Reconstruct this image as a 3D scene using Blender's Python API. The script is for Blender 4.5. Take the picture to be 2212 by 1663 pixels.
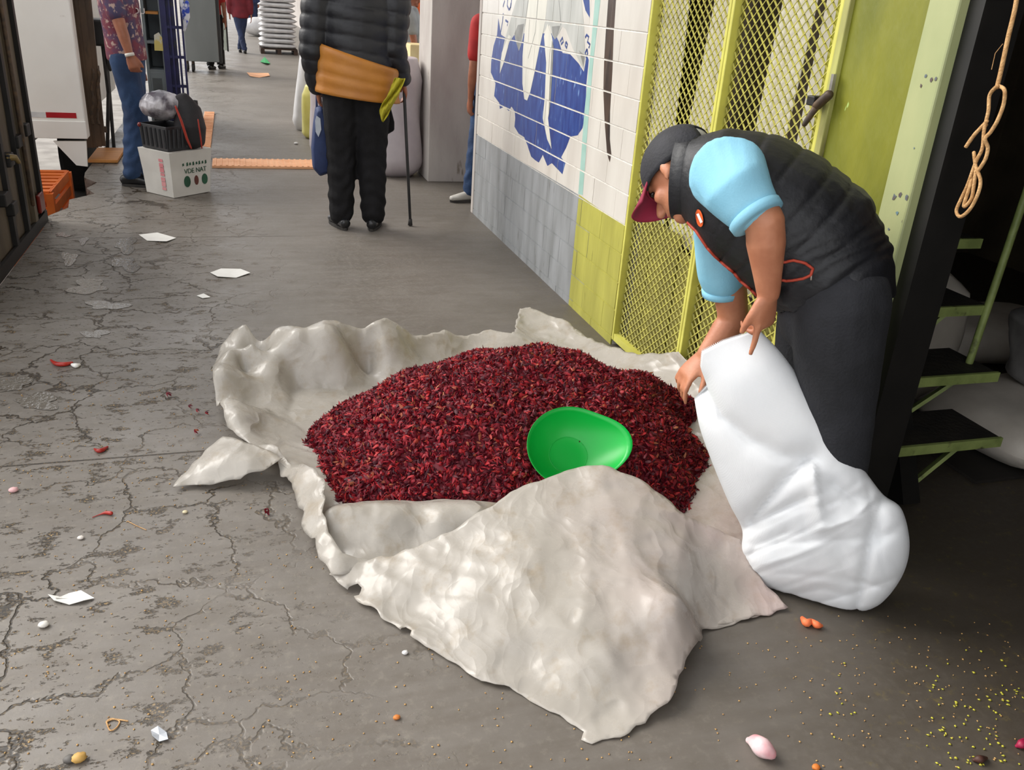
import bpy, bmesh, math, random
import numpy as np
from mathutils import Vector, Matrix
from mathutils.geometry import delaunay_2d_cdt, tessellate_polygon
from mathutils.bvhtree import BVHTree

random.seed(7)
rng = np.random.default_rng(11)
SC = bpy.context.scene
COL = SC.collection
for o in list(bpy.data.objects):
    bpy.data.objects.remove(o)

# ------------------------------------------------------------------ camera
W, H = 2212, 1663
CXP, CYP = W / 2, H / 2
CAM = np.array([0.0, 0.0, 1.5])
_n = np.array([810 - CXP, 5000 - CYP])        # vanishing point of the verticals
_d = np.array([495 - CXP, -40 - CYP])         # vanishing point of the lane
FOC = math.sqrt(-float(_n @ _d))
_dn = np.array([*_n, FOC]); _dn /= np.linalg.norm(_dn)
AY = np.array([*_d, FOC]); AY /= np.linalg.norm(AY)
AZ = -_dn
AX = np.cross(AY, AZ)
EX = np.array([AX[0], AY[0], AZ[0]])          # image right, down, away in the world
EY = np.array([AX[1], AY[1], AZ[1]])
EZ = np.array([AX[2], AY[2], AZ[2]])
cd = bpy.data.cameras.new('camera')
cam = bpy.data.objects.new('camera', cd)
COL.objects.link(cam)
cd.sensor_fit = 'HORIZONTAL'
cd.sensor_width = 36.0
cd.lens = FOC * 36.0 / W
cd.clip_start = 0.05
cd.clip_end = 400
cam.matrix_world = Matrix(((EX[0], -EY[0], -EZ[0], CAM[0]),
                           (EX[1], -EY[1], -EZ[1], CAM[1]),
                           (EX[2], -EY[2], -EZ[2], CAM[2]),
                           (0, 0, 0, 1)))
SC.camera = cam

# ------------------------------------------------------------------ light
world = bpy.data.worlds.new('overcast_sky')
SC.world = world
world.use_nodes = True
bg = world.node_tree.nodes['Background']
bg.inputs['Color'].default_value = (0.97, 0.98, 1.0, 1)
bg.inputs['Strength'].default_value = 1.35
sl = bpy.data.lights.new('hazy_sun', 'SUN')
sl.energy = 2.9
sl.angle = math.radians(40)
sl.color = (1.0, 0.96, 0.9)
sun = bpy.data.objects.new('hazy_sun', sl)
COL.objects.link(sun)
_sd = Vector((0.62, -0.52, -0.60)).normalized()   # direction the light travels
sun.rotation_euler = _sd.to_track_quat('-Z', 'Y').to_euler()
vs = SC.view_settings
vs.view_transform = 'Standard'
vs.look = 'None'
vs.gamma = 1.0
vs.exposure = 0.45
vs.use_curve_mapping = False


# ------------------------------------------------------------------ pixel helpers
def ray(px, py):
    return (px - CXP) * EX + (py - CYP) * EY + FOC * EZ


def G(px, py, z=0.0):
    r = ray(px, py)
    return CAM + r * ((z - CAM[2]) / r[2])


def PX(px, py, X):
    r = ray(px, py)
    return CAM + r * (X / r[0])


def PY(px, py, Y):
    r = ray(px, py)
    return CAM + r * (Y / r[1])


def at(px, py, rh):
    """point on the ray at horizontal distance rh"""
    r = ray(px, py)
    return CAM + r * (rh / math.hypot(r[0], r[1]))


def az(px, py, rh, z):
    r = ray(px, py)
    k = rh / math.hypot(r[0], r[1])
    return np.array([r[0] * k, r[1] * k, z])


def proj(P):
    P = np.asarray(P, float) - CAM
    a, b, c = P @ EX, P @ EY, P @ EZ
    return CXP + FOC * a / c, CYP + FOC * b / c


def nrm(v):
    v = np.asarray(v, float)
    return v / np.linalg.norm(v)


# ------------------------------------------------------------------ materials
MATS = {}


def mat(name, c1, c2=None, rough=0.6, scale=8.0, bump=0.0, bscale=40.0, metal=0.0, spec=0.5,
        detail=4.0, lo=0.35, hi=0.65, trans=0.0, stretch=(1, 1, 1), c3=None, s3=3.0, lo3=0.6, hi3=0.7,
        alpha=1.0, sheen=0.0, coat=0.0, isl=0.0):
    """procedural material: two colours mixed by noise, an optional blotch colour, bump, optional translucency"""
    if name in MATS:
        return MATS[name]
    m = bpy.data.materials.new(name)
    m.use_nodes = True
    nt = m.node_tree
    N, L = nt.nodes, nt.links
    b = N['Principled BSDF']
    b.inputs['Roughness'].default_value = rough
    b.inputs['Metallic'].default_value = metal
    b.inputs['Specular IOR Level'].default_value = spec
    if sheen:
        b.inputs['Sheen Weight'].default_value = sheen
    if coat:
        b.inputs['Coat Weight'].default_value = coat
        b.inputs['Coat Roughness'].default_value = 0.15
    tc = N.new('ShaderNodeTexCoord')
    mp = N.new('ShaderNodeMapping')
    mp.inputs['Scale'].default_value = stretch
    L.new(tc.outputs['Object'], mp.inputs['Vector'])
    c2 = c2 or tuple(x * 0.82 for x in c1)
    no = N.new('ShaderNodeTexNoise')
    no.inputs['Scale'].default_value = scale
    no.inputs['Detail'].default_value = detail
    L.new(mp.outputs[0], no.inputs['Vector'])
    mr = N.new('ShaderNodeMapRange')
    mr.inputs['From Min'].default_value = lo
    mr.inputs['From Max'].default_value = hi
    L.new(no.outputs['Fac'], mr.inputs['Value'])
    mx = N.new('ShaderNodeMix')
    mx.data_type = 'RGBA'
    mx.inputs['A'].default_value = (*c1, 1)
    mx.inputs['B'].default_value = (*c2, 1)
    L.new(mr.outputs[0], mx.inputs['Factor'])
    col = mx.outputs['Result']
    if c3:
        n3 = N.new('ShaderNodeTexNoise')
        n3.inputs['Scale'].default_value = s3
        n3.inputs['Detail'].default_value = 8
        L.new(mp.outputs[0], n3.inputs['Vector'])
        m3 = N.new('ShaderNodeMapRange')
        m3.inputs['From Min'].default_value = lo3
        m3.inputs['From Max'].default_value = hi3
        L.new(n3.outputs['Fac'], m3.inputs['Value'])
        x3 = N.new('ShaderNodeMix')
        x3.data_type = 'RGBA'
        L.new(m3.outputs[0], x3.inputs['Factor'])
        L.new(col, x3.inputs['A'])
        x3.inputs['B'].default_value = (*c3, 1)
        col = x3.outputs['Result']
    L.new(col, b.inputs['Base Color'])
    if bump:
        nb = N.new('ShaderNodeTexNoise')
        nb.inputs['Scale'].default_value = bscale
        nb.inputs['Detail'].default_value = 5
        L.new(mp.outputs[0], nb.inputs['Vector'])
        bp = N.new('ShaderNodeBump')
        bp.inputs['Strength'].default_value = bump
        bp.inputs['Distance'].default_value = 0.01
        L.new(nb.outputs['Fac'], bp.inputs['Height'])
        L.new(bp.outputs['Normal'], b.inputs['Normal'])
    if trans:
        tr = N.new('ShaderNodeBsdfTranslucent')
        L.new(col, tr.inputs['Color'])
        ms = N.new('ShaderNodeMixShader')
        ms.inputs['Fac'].default_value = trans
        L.new(b.outputs[0], ms.inputs[1])
        L.new(tr.outputs[0], ms.inputs[2])
        L.new(ms.outputs[0], N['Material Output'].inputs['Surface'])
    MATS[name] = m
    return m


def srgb(r, g, b):
    def f(c):
        c /= 255.0
        return c / 12.92 if c <= 0.04045 else ((c + 0.055) / 1.055) ** 2.4
    return (f(r), f(g), f(b))


# ------------------------------------------------------------------ object helpers
def link(name, me, m=None, parent=None):
    o = bpy.data.objects.new(name, me)
    COL.objects.link(o)
    if m is not None and me is not None:
        ms = m if isinstance(m, (list, tuple)) else [m]
        for x in ms:
            me.materials.append(x)
    if parent is not None:
        o.parent = parent
        o.matrix_parent_inverse = parent.matrix_basis.inverted()
    return o


def tag(o, label=None, cat=None, group=None, kind=None):
    if label:
        o['label'] = label
    if cat:
        o['category'] = cat
    if group:
        o['group'] = group
    if kind:
        o['kind'] = kind
    return o


def thing(name, label, cat, loc=(0, 0, 0), group=None):
    o = bpy.data.objects.new(name, None)
    COL.objects.link(o)
    o.empty_display_size = 0.05
    o.location = Vector([float(x) for x in loc])
    return tag(o, label, cat, group)


class MB:
    def __init__(s):
        s.v = []; s.f = []; s.m = []; s.n = 0

    def add(s, verts, faces, mi=0):
        b = s.n
        s.v.extend([tuple(map(float, p)) for p in verts])
        s.n += len(verts)
        for f in faces:
            s.f.append([b + i for i in f])
            s.m.append(mi)
        return s

    def box(s, lo, hi, mi=0, R=None, c=None):
        x0, y0, z0 = lo; x1, y1, z1 = hi
        P = np.array([(x0, y0, z0), (x1, y0, z0), (x1, y1, z0), (x0, y1, z0),
                      (x0, y0, z1), (x1, y0, z1), (x1, y1, z1), (x0, y1, z1)], float)
        if R is not None:
            P = P @ np.array(R).T
        if c is not None:
            P = P + np.array(c)
        return s.add(P, [(0, 3, 2, 1), (4, 5, 6, 7), (0, 1, 5, 4), (1, 2, 6, 5), (2, 3, 7, 6), (3, 0, 4, 7)], mi)

    def bar(s, a, b, w, t=None, up=(0, 0, 1), mi=0):
        """rectangular bar from a to b"""
        a = np.array(a, float); b = np.array(b, float)
        t = w if t is None else t
        d = nrm(b - a)
        u = np.array(up, float)
        if abs(d @ u) > 0.95:
            u = np.array([1.0, 0, 0]) if abs(d[0]) < 0.9 else np.array([0, 1.0, 0])
        x = nrm(np.cross(d, u)); y = np.cross(x, d)
        P = []
        for p in (a, b):
            for sx, sy in ((-1, -1), (1, -1), (1, 1), (-1, 1)):
                P.append(p + x * sx * w / 2 + y * sy * t / 2)
        return s.add(P, [(3, 2, 1, 0), (4, 5, 6, 7), (0, 1, 5, 4), (1, 2, 6, 5), (2, 3, 7, 6), (3, 0, 4, 7)], mi)

    def rings(s, R, cap=True, mi=0):
        """R: list of equal-length closed rings"""
        n = len(R[0]); V = []; F = []
        for r in R:
            V.extend(r)
        for i in range(len(R) - 1):
            for j in range(n):
                k = (j + 1) % n
                F.append((i * n + j, i * n + k, (i + 1) * n + k, (i + 1) * n + j))
        if cap:
            F.append(tuple(range(n - 1, -1, -1)))
            F.append(tuple((len(R) - 1) * n + j for j in range(n)))
        return s.add(V, F, mi)

    def tube(s, pts, rad, n=12, mi=0, round_ends=True, side=None, flat=1.0):
        """round (or flattened) tube through pts; flat scales the radius across `side`"""
        P = [np.array(p, float) for p in pts]
        if np.isscalar(rad):
            rad = [rad] * len(P)
        T = []
        for i in range(len(P)):
            a = P[max(i - 1, 0)]; b = P[min(i + 1, len(P) - 1)]
            T.append(nrm(b - a + 1e-9))
        if side is None:
            u = np.array([0, 0, 1.0]) if abs(T[0][2]) < 0.9 else np.array([1.0, 0, 0])
            x = nrm(np.cross(T[0], u))
        else:
            x = np.array(side, float)
        Rg = []
        ang = np.linspace(0, 2 * math.pi, n, endpoint=False)

        def ring(c, r, x, y):
            return [c + x * math.cos(a) * r + y * math.sin(a) * r * flat for a in ang]
        fr = []
        for i in range(len(P)):
            x = nrm(x - T[i] * (x @ T[i]))
            y = np.cross(T[i], x)
            fr.append((x, y))
        if round_ends:
            for k in (80, 55, 28):
                a = math.radians(k)
                Rg.append(ring(P[0] - T[0] * rad[0] * math.sin(a), rad[0] * math.cos(a), *fr[0]))
        for i in range(len(P)):
            Rg.append(ring(P[i], rad[i], *fr[i]))
        if round_ends:
            for k in (28, 55, 80):
                a = math.radians(k)
                Rg.append(ring(P[-1] + T[-1] * rad[-1] * math.sin(a), rad[-1] * math.cos(a), *fr[-1]))
        return s.rings(Rg, True, mi)

    def loft(s, cs, aa, bb, ax, n=20, mi=0, dome=True, sq=1.0):
        """elliptic loft: centres cs, half widths aa along ax and bb across"""
        C = [np.array(c, float) for c in cs]
        ax = np.array(ax, float)
        if ax.ndim == 1:
            ax = [ax] * len(C)
        Rg = []
        ang = np.linspace(0, 2 * math.pi, n, endpoint=False)
        T = []
        for i in range(len(C)):
            T.append(nrm(C[min(i + 1, len(C) - 1)] - C[max(i - 1, 0)]))

        def ring(c, a, b, t, x0):
            x = nrm(x0 - t * (x0 @ t)); y = np.cross(t, x)
            f = lambda q: math.copysign(abs(q) ** sq, q)
            return [c + x * a * f(math.cos(q)) + y * b * f(math.sin(q)) for q in ang]
        if dome:
            for k in (78, 50, 25):
                q = math.radians(k)
                Rg.append(ring(C[0] - T[0] * min(aa[0], bb[0]) * 0.6 * math.sin(q), aa[0] * math.cos(q), bb[0] * math.cos(q), T[0], ax[0]))
        for i in range(len(C)):
            Rg.append(ring(C[i], aa[i], bb[i], T[i], ax[i]))
        if dome:
            for k in (25, 50, 78):
                q = math.radians(k)
                Rg.append(ring(C[-1] + T[-1] * min(aa[-1], bb[-1]) * 0.6 * math.sin(q), aa[-1] * math.cos(q), bb[-1] * math.cos(q), T[-1], ax[-1]))
        return s.rings(Rg, True, mi)

    def ell(s, c, r, M=None, nu=16, nv=10, mi=0):
        """ellipsoid, M rows = its axes"""
        c = np.array(c, float)
        M = np.eye(3) if M is None else np.array(M)
        V = []; F = []
        for i in range(1, nv):
            t = math.pi * i / nv
            for j in range(nu):
                p = 2 * math.pi * j / nu
                q = np.array([r[0] * math.sin(t) * math.cos(p), r[1] * math.sin(t) * math.sin(p), r[2] * math.cos(t)])
                V.append(c + q @ M)
        a = len(V); V.append(c + np.array([0, 0, r[2]]) @ M); V.append(c - np.array([0, 0, r[2]]) @ M)
        for i in range(nv - 2):
            for j in range(nu):
                k = (j + 1) % nu
                F.append((i * nu + j, (i + 1) * nu + j, (i + 1) * nu + k, i * nu + k))
        for j in range(nu):
            k = (j + 1) % nu
            F.append((a, j, k)); F.append((a + 1, (nv - 2) * nu + k, (nv - 2) * nu + j))
        return s.add(V, F, mi)

    def prism(s, poly, d, mi=0):
        """polygon (list of 3D points, planar) extruded by vector d"""
        n = len(poly); d = np.array(d, float)
        P = [np.array(p, float) for p in poly]
        tri = tessellate_polygon([[Vector(p) for p in P]])
        F = [tuple(t) for t in tri] + [tuple(n + i for i in reversed(t)) for t in tri]
        F += [(i, n + i, n + (i + 1) % n, (i + 1) % n) for i in range(n)]
        return s.add(P + [p + d for p in P], F, mi)

    def mesh(s, name, smooth=False, fix=True):
        me = bpy.data.meshes.new(name)
        me.from_pydata(s.v, [], s.f)
        if any(s.m):
            me.polygons.foreach_set('material_index', s.m)
        if fix:
            bm = bmesh.new(); bm.from_mesh(me)
            bmesh.ops.recalc_face_normals(bm, faces=bm.faces)
            bm.to_mesh(me); bm.free()
        if smooth:
            me.polygons.foreach_set('use_smooth', [True] * len(me.polygons))
        me.update()
        return me

    def obj(s, name, m, parent=None, smooth=False, bevel=0.0):
        o = link(name, s.mesh(name, smooth), m, parent)
        if bevel:
            b = o.modifiers.new('bevel', 'BEVEL'); b.width = bevel; b.segments = 2; b.limit_method = 'ANGLE'
        return o


def bake(o):
    dg = bpy.context.evaluated_depsgraph_get()
    me = bpy.data.meshes.new_from_object(o.evaluated_get(dg))
    old = o.data
    o.modifiers.clear()
    o.data = me
    bpy.data.meshes.remove(old)
    return o


def blob(mb, name, m, parent=None, voxel=0.012, smooth=3, disp=None):
    """closed pieces fused into one continuous surface"""
    o = link(name, mb.mesh(name), m, None)
    r = o.modifiers.new('r', 'REMESH'); r.mode = 'VOXEL'; r.voxel_size = voxel; r.use_smooth_shade = True
    if smooth:
        q = o.modifiers.new('s', 'SMOOTH'); q.iterations = smooth; q.factor = 0.5
    bake(o)
    if disp:
        me = o.data
        n = len(me.vertices)
        co = np.empty(n * 3); no = np.empty(n * 3)
        me.vertices.foreach_get('co', co); me.vertices.foreach_get('normal', no)
        co = co.reshape(-1, 3); no = no.reshape(-1, 3)
        co = disp(co, no)
        me.vertices.foreach_set('co', co.ravel()); me.update()
    if not o.data.materials:
        o.data.materials.append(m)
    o.data.polygons.foreach_set('use_smooth', [True] * len(o.data.polygons))
    if parent is not None:
        o.parent = parent
        o.matrix_parent_inverse = parent.matrix_basis.inverted()
    return o


def copy_tree(o, loc=None, rot=None, scale=None, parent=None):
    c = o.copy(); COL.objects.link(c)
    c.parent = parent
    if loc is not None:
        c.location = loc
    if rot is not None:
        c.rotation_euler = rot
    if scale is not None:
        c.scale = scale
    for ch in list(o.children):
        if ch.name != c.name:
            copy_tree(ch, parent=c)
    return c


def tps(pts, z, lam=1e-4):
    """thin-plate spline through scattered heights"""
    P = np.array(pts, float); z = np.array(z, float)
    n = len(P)

    def U(d2):
        return 0.5 * d2 * np.log(d2 + 1e-12)
    K = U(((P[:, None] - P[None]) ** 2).sum(-1)) + lam * np.eye(n)
    A = np.zeros((n + 3, n + 3)); A[:n, :n] = K
    A[:n, n] = 1; A[:n, n + 1:] = P; A[n, :n] = 1; A[n + 1:, :n] = P.T
    w = np.linalg.solve(A, np.concatenate([z, np.zeros(3)]))

    def f(Q):
        Q = np.asarray(Q, float)
        out = np.zeros(len(Q))
        for i in range(0, len(Q), 4000):
            q = Q[i:i + 4000]
            out[i:i + 4000] = U(((q[:, None] - P[None]) ** 2).sum(-1)) @ w[:n] + w[n] + q @ w[n + 1:]
        return out
    return f


def worley(Q, cell, amp, seed=0, stretch=1.7, ang=0.5):
    """crumpled-sheet relief: sharp ridges between shallow dents"""
    g = np.random.default_rng(seed)
    wob = 0.35 * cell
    q = np.column_stack([Q[:, 0] + wob * np.sin(Q[:, 1] * 2.2 / cell), Q[:, 1] + wob * np.sin(Q[:, 0] * 1.9 / cell + 1)])
    c, s_ = math.cos(ang), math.sin(ang)
    q = np.column_stack([(q[:, 0] * c + q[:, 1] * s_) / stretch, -q[:, 0] * s_ + q[:, 1] * c])
    lo, hi = q.min(0) - cell, q.max(0) + cell
    n = max(4, int((hi[0] - lo[0]) * (hi[1] - lo[1]) / cell ** 2))
    S = g.uniform(lo, hi, (n, 2)); w = g.uniform(0.5, 1.2, n)
    out = np.empty(len(q))
    for i in range(0, len(q), 3000):
        d = np.sqrt(((q[i:i + 3000, None] - S[None]) ** 2).sum(-1)) / w
        out[i:i + 3000] = d.min(1)
    return amp * (np.minimum(out / cell, 1.3) - 0.5)


def crease(Q, k, amp, n=7, seed=0, p=3.0):
    """sum of sharp folds in random directions"""
    g = np.random.default_rng(seed)
    out = np.zeros(len(Q))
    wx = np.sin(Q[:, 0] * 5.1 + 1.3) * np.cos(Q[:, 1] * 4.3) * 0.10
    wy = np.cos(Q[:, 0] * 4.7) * np.sin(Q[:, 1] * 5.9 + 0.7) * 0.10
    for i in range(n):
        a = g.uniform(0, math.pi); kk = k * g.uniform(0.6, 1.7); ph = g.uniform(0, 6.28)
        t = (Q[:, 0] + wx) * math.cos(a) + (Q[:, 1] + wy) * math.sin(a)
        s_ = (Q[:, 0]) * -math.sin(a) + (Q[:, 1]) * math.cos(a)
        env = 0.5 + 0.5 * np.sin(s_ * k * g.uniform(0.25, 0.6) + g.uniform(0, 6.28))
        out += env * (1 - np.abs(np.sin(t * kk + ph))) ** p
    return amp * out / n


# ================================================================== SETTING
WX = 1.68          # plane of the tiled wall and the mesh gate
TX = -1.22         # platform edge / sides of the trucks


def floor_material():
    m = bpy.data.materials.new('worn_concrete')
    m.use_nodes = True
    nt = m.node_tree; N, L = nt.nodes, nt.links
    b = N['Principled BSDF']
    geo = N.new('ShaderNodeNewGeometry')

    def noise(scale, detail=6, rough=0.6, vec=None, stretch=None):
        n = N.new('ShaderNodeTexNoise')
        n.inputs['Scale'].default_value = scale; n.inputs['Detail'].default_value = detail
        n.inputs['Roughness'].default_value = rough
        v = vec or geo.outputs['Position']
        if stretch:
            mp = N.new('ShaderNodeMapping'); mp.inputs['Scale'].default_value = stretch
            L.new(v, mp.inputs['Vector']); v = mp.outputs[0]
        L.new(v, n.inputs['Vector'])
        return n

    def rmp(src, a, c, x=0.0, y=1.0):
        r = N.new('ShaderNodeMapRange')
        r.inputs['From Min'].default_value = a; r.inputs['From Max'].default_value = c
        r.inputs['To Min'].default_value = x; r.inputs['To Max'].default_value = y
        L.new(src, r.inputs['Value'])
        return r.outputs[0]

    def math_(op, a, c=None):
        q = N.new('ShaderNodeMath'); q.operation = op
        for i, v in enumerate((a, c)):
            if v is None:
                continue
            if isinstance(v, (int, float)):
                q.inputs[i].default_value = v
            else:
                L.new(v, q.inputs[i])
        return q.outputs[0]

    def mix(f, a, c):
        q = N.new('ShaderNodeMix'); q.data_type = 'RGBA'
        L.new(f, q.inputs['Factor'])
        for k, v in (('A', a), ('B', c)):
            if isinstance(v, tuple):
                q.inputs[k].default_value = (*v, 1)
            else:
                L.new(v, q.inputs[k])
        return q.outputs['Result']
    sep = N.new('ShaderNodeSeparateXYZ'); L.new(geo.outputs['Position'], sep.inputs[0])
    X, Y = sep.outputs['X'], sep.outputs['Y']
    big = noise(1.1, 5)
    fine = noise(38, 8, 0.75)
    mid = noise(7, 7, 0.65)
    streak = noise(3.0, 6, 0.6, stretch=(0.9, 5.0, 1))
    col = mix(rmp(big.outputs['Fac'], 0.35, 0.68), srgb(122, 116, 109), srgb(104, 98, 91))
    col = mix(rmp(streak.outputs['Fac'], 0.42, 0.75, 0, 0.55), col, srgb(94, 85, 75))
    col = mix(rmp(mid.outputs['Fac'], 0.5, 0.72, 0, 0.6), col, srgb(97, 90, 80))
    col = mix(rmp(fine.outputs['Fac'], 0.52, 0.72, 0, 0.5), col, srgb(144, 137, 125))
    # darker towards the store doorway: brown dirt plus shade painted into the colour
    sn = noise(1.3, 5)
    dirt_shade = rmp(math_('ADD', math_('SUBTRACT', X, math_('MULTIPLY', Y, 0.16)), rmp(sn.outputs['Fac'], 0, 1, -0.6, 0.6)), -0.1, 1.7, 0, 0.85)
    col = mix(dirt_shade, col, srgb(58, 50, 40))
    # older, pitted strip along the platform edge
    wob = noise(2.3, 4)
    edge = rmp(math_('ADD', X, rmp(wob.outputs['Fac'], 0, 1, -0.9, 0.9)), 0.25, -0.55)
    pit = noise(9, 8, 0.72, stretch=(1.0, 1.7, 1))
    pitf = math_('MULTIPLY', rmp(pit.outputs['Fac'], 0.565, 0.62), edge)
    pit2 = noise(36, 4, 0.6, stretch=(1, 1.6, 1))
    pit2f = math_('MULTIPLY', rmp(pit2.outputs['Fac'], 0.62, 0.66), edge)
    pits = math_('MAXIMUM', pitf, math_('MULTIPLY', pit2f, 0.8))
    # cracks
    wv = noise(2.6, 5)
    add = N.new('ShaderNodeVectorMath'); add.operation = 'MULTIPLY_ADD'
    L.new(wv.outputs['Color'], add.inputs[0]); add.inputs[1].default_value = (0.55, 0.55, 0)
    L.new(geo.outputs['Position'], add.inputs[2])
    vo = N.new('ShaderNodeTexVoronoi'); vo.feature = 'DISTANCE_TO_EDGE'; vo.inputs['Scale'].default_value = 2.9
    L.new(add.outputs[0], vo.inputs['Vector'])
    crk = rmp(vo.outputs['Distance'], 0.020, 0.006)
    cm = noise(1.6, 3)
    crk = math_('MULTIPLY', crk, math_('MULTIPLY', edge, rmp(cm.outputs['Fac'], 0.36, 0.48)))
    # straight slab joints
    jn = math_('ABSOLUTE', math_('SUBTRACT', math_('MODULO', math_('ADD', Y, 0.05), 2.9), 2.9 * 0.5 + 1.42))
    jl = math_('MULTIPLY', rmp(jn, 0.006, 0.002), rmp(X, 0.5, 0.2))
    crk = math_('MAXIMUM', crk, math_('MULTIPLY', jl, 0.9))
    dark = math_('MAXIMUM', pits, crk)
    grit = noise(140, 2)
    pc = mix(rmp(grit.outputs['Fac'], 0.5, 0.66), srgb(44, 37, 28), srgb(168, 138, 88))
    col = mix(math_('MULTIPLY', dark, 0.92), col, pc)
    col = mix(math_('MULTIPLY', crk, 0.8), col, srgb(36, 30, 23))
    # pale spilled dust near the doorway
    dm = noise(24, 7, 0.8)
    dustx = math_('MULTIPLY', rmp(X, 1.0, 1.7), rmp(dm.outputs['Fac'], 0.56, 0.72, 0, 0.55))
    col = mix(dustx, col, srgb(128, 112, 52))
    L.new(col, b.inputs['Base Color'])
    wet = noise(1.7, 4)
    wl = math_('MULTIPLY', rmp(wet.outputs['Fac'], 0.45, 0.6), rmp(X, 0.6, -0.4))
    rg = rmp(fine.outputs['Fac'], 0.3, 0.7, 0.40, 0.62)
    rg = math_('SUBTRACT', rg, math_('MULTIPLY', wl, 0.16))
    L.new(rg, b.inputs['Roughness'])
    hgt = math_('SUBTRACT', math_('MULTIPLY', fine.outputs['Fac'], 0.12), math_('MULTIPLY', dark, 0.8))
    bp = N.new('ShaderNodeBump'); bp.inputs['Strength'].default_value = 0.8; bp.inputs['Distance'].default_value = 0.006
    L.new(hgt, bp.inputs['Height']); L.new(bp.outputs[0], b.inputs['Normal'])
    return m


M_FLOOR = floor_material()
M_YARD = mat('yard_asphalt', srgb(150, 145, 138), srgb(118, 112, 106), 0.8, 3, 0.4, 60)
M_PLASTER = mat('whitewashed_concrete', srgb(188, 182, 175), srgb(165, 156, 150), 0.75, 4, 0.35, 30, stretch=(1, 1, 0.35),
                c3=srgb(122, 112, 100), s3=14, lo3=0.66, hi3=0.74)
M_ROOF = mat('roof_concrete', srgb(150, 147, 140), srgb(130, 126, 120), 0.85)
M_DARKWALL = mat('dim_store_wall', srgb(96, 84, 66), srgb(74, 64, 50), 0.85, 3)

# floor of the platform, with a broken lip towards the yard
mb = MB()
ys = [-3.5, 0, 3, 4.6, 5.4, 6.0, 6.3, 6.55, 6.8, 7.0, 7.2, 7.4, 7.6, 7.8, 8.0, 9, 12, 20, 40, 140]
lip = {6.3: -1.25, 6.55: -1.16, 6.8: -1.19, 7.0: -1.05, 7.2: -1.13, 7.4: -1.08, 7.6: -1.2}
xl = [lip.get(y, TX) for y in ys]
top = [(x, y, 0.0) for x, y in zip(xl, ys)] + [(6.2, y, 0.0) for y in reversed(ys)]
mb.prism(top, (0, 0, -0.72))
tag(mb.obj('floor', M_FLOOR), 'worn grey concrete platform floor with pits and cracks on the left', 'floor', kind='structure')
mb = MB(); mb.box((-30, -6, -0.75), (TX - 0.0, 140, -0.70))
tag(mb.obj('floor', M_YARD), 'pale lower truck yard beyond the broken platform edge', 'ground', kind='structure')

# ---- tiled wall with mural
BR_H = 0.1375
Z0 = 1.416 - 10 * BR_H
WY0, WY1 = 3.60, 6.34
M_TILE = mat('white_glazed_block', srgb(212, 207, 198), srgb(196, 190, 181), 0.28, 5, 0.12, 25, stretch=(1, 1, 0.3), coat=0.3)
M_MORT = mat('white_joint', srgb(236, 232, 224), srgb(215, 210, 202), 0.4, 30)
PAINT = [
    M_TILE,
    mat('blue_paint', srgb(28, 50, 116), srgb(46, 74, 138), 0.3, 22, stretch=(1, 1.0, 0.3), c3=srgb(120, 150, 196), s3=34, lo3=0.64, hi3=0.72),
    mat('pale_grey_paint', srgb(186, 186, 180), srgb(165, 166, 160), 0.35, 8, stretch=(1, 1, 0.3)),
    mat('cream_paint', srgb(218, 214, 202), srgb(200, 198, 186), 0.35, 8, stretch=(1, 1, 0.3)),
    mat('mid_grey_paint', srgb(138, 138, 134), srgb(116, 116, 112), 0.35, 14),
    mat('mint_paint', srgb(158, 190, 180), srgb(144, 180, 168), 0.4, 10),
    mat('black_paint', srgb(46, 40, 38), srgb(82, 66, 56), 0.3, 20, stretch=(1, 1, 0.2)),
    mat('grey_dado_paint', srgb(148, 150, 152), srgb(126, 128, 128), 0.5, 9, 0.3, 40, stretch=(1, 1, 0.25), c3=srgb(90, 88, 84), s3=18, lo3=0.66, hi3=0.75),
    mat('lime_dado_paint', srgb(174, 170, 78), srgb(156, 152, 68), 0.42, 9, 0.3, 40, stretch=(1, 1, 0.25), c3=srgb(108, 104, 40), s3=16, lo3=0.66, hi3=0.75),
]


def wz(px, py):
    p = PX(px, py, WX)
    return (p[1], p[2])


def c3(x, y):
    return wz(1000 + x / 3.326, y / 3.326)


def stroke(pts, w):
    P = [np.array(p) for p in pts]
    A, B = [], []
    for i in range(len(P)):
        t = P[min(i + 1, len(P) - 1)] - P[max(i - 1, 0)]
        t = t / (np.linalg.norm(t) + 1e-9)
        n = np.array([-t[1], t[0]]) * w / 2
        A.append(tuple(P[i] + n)); B.append(tuple(P[i] - n))
    return [[A[i], A[i + 1], B[i + 1], B[i]] for i in range(len(P) - 1)]


MURAL = []   # (material index, polygon in wall coordinates, layer)


def paint(mi, pts, layer):
    MURAL.append((mi, pts, layer))


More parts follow.
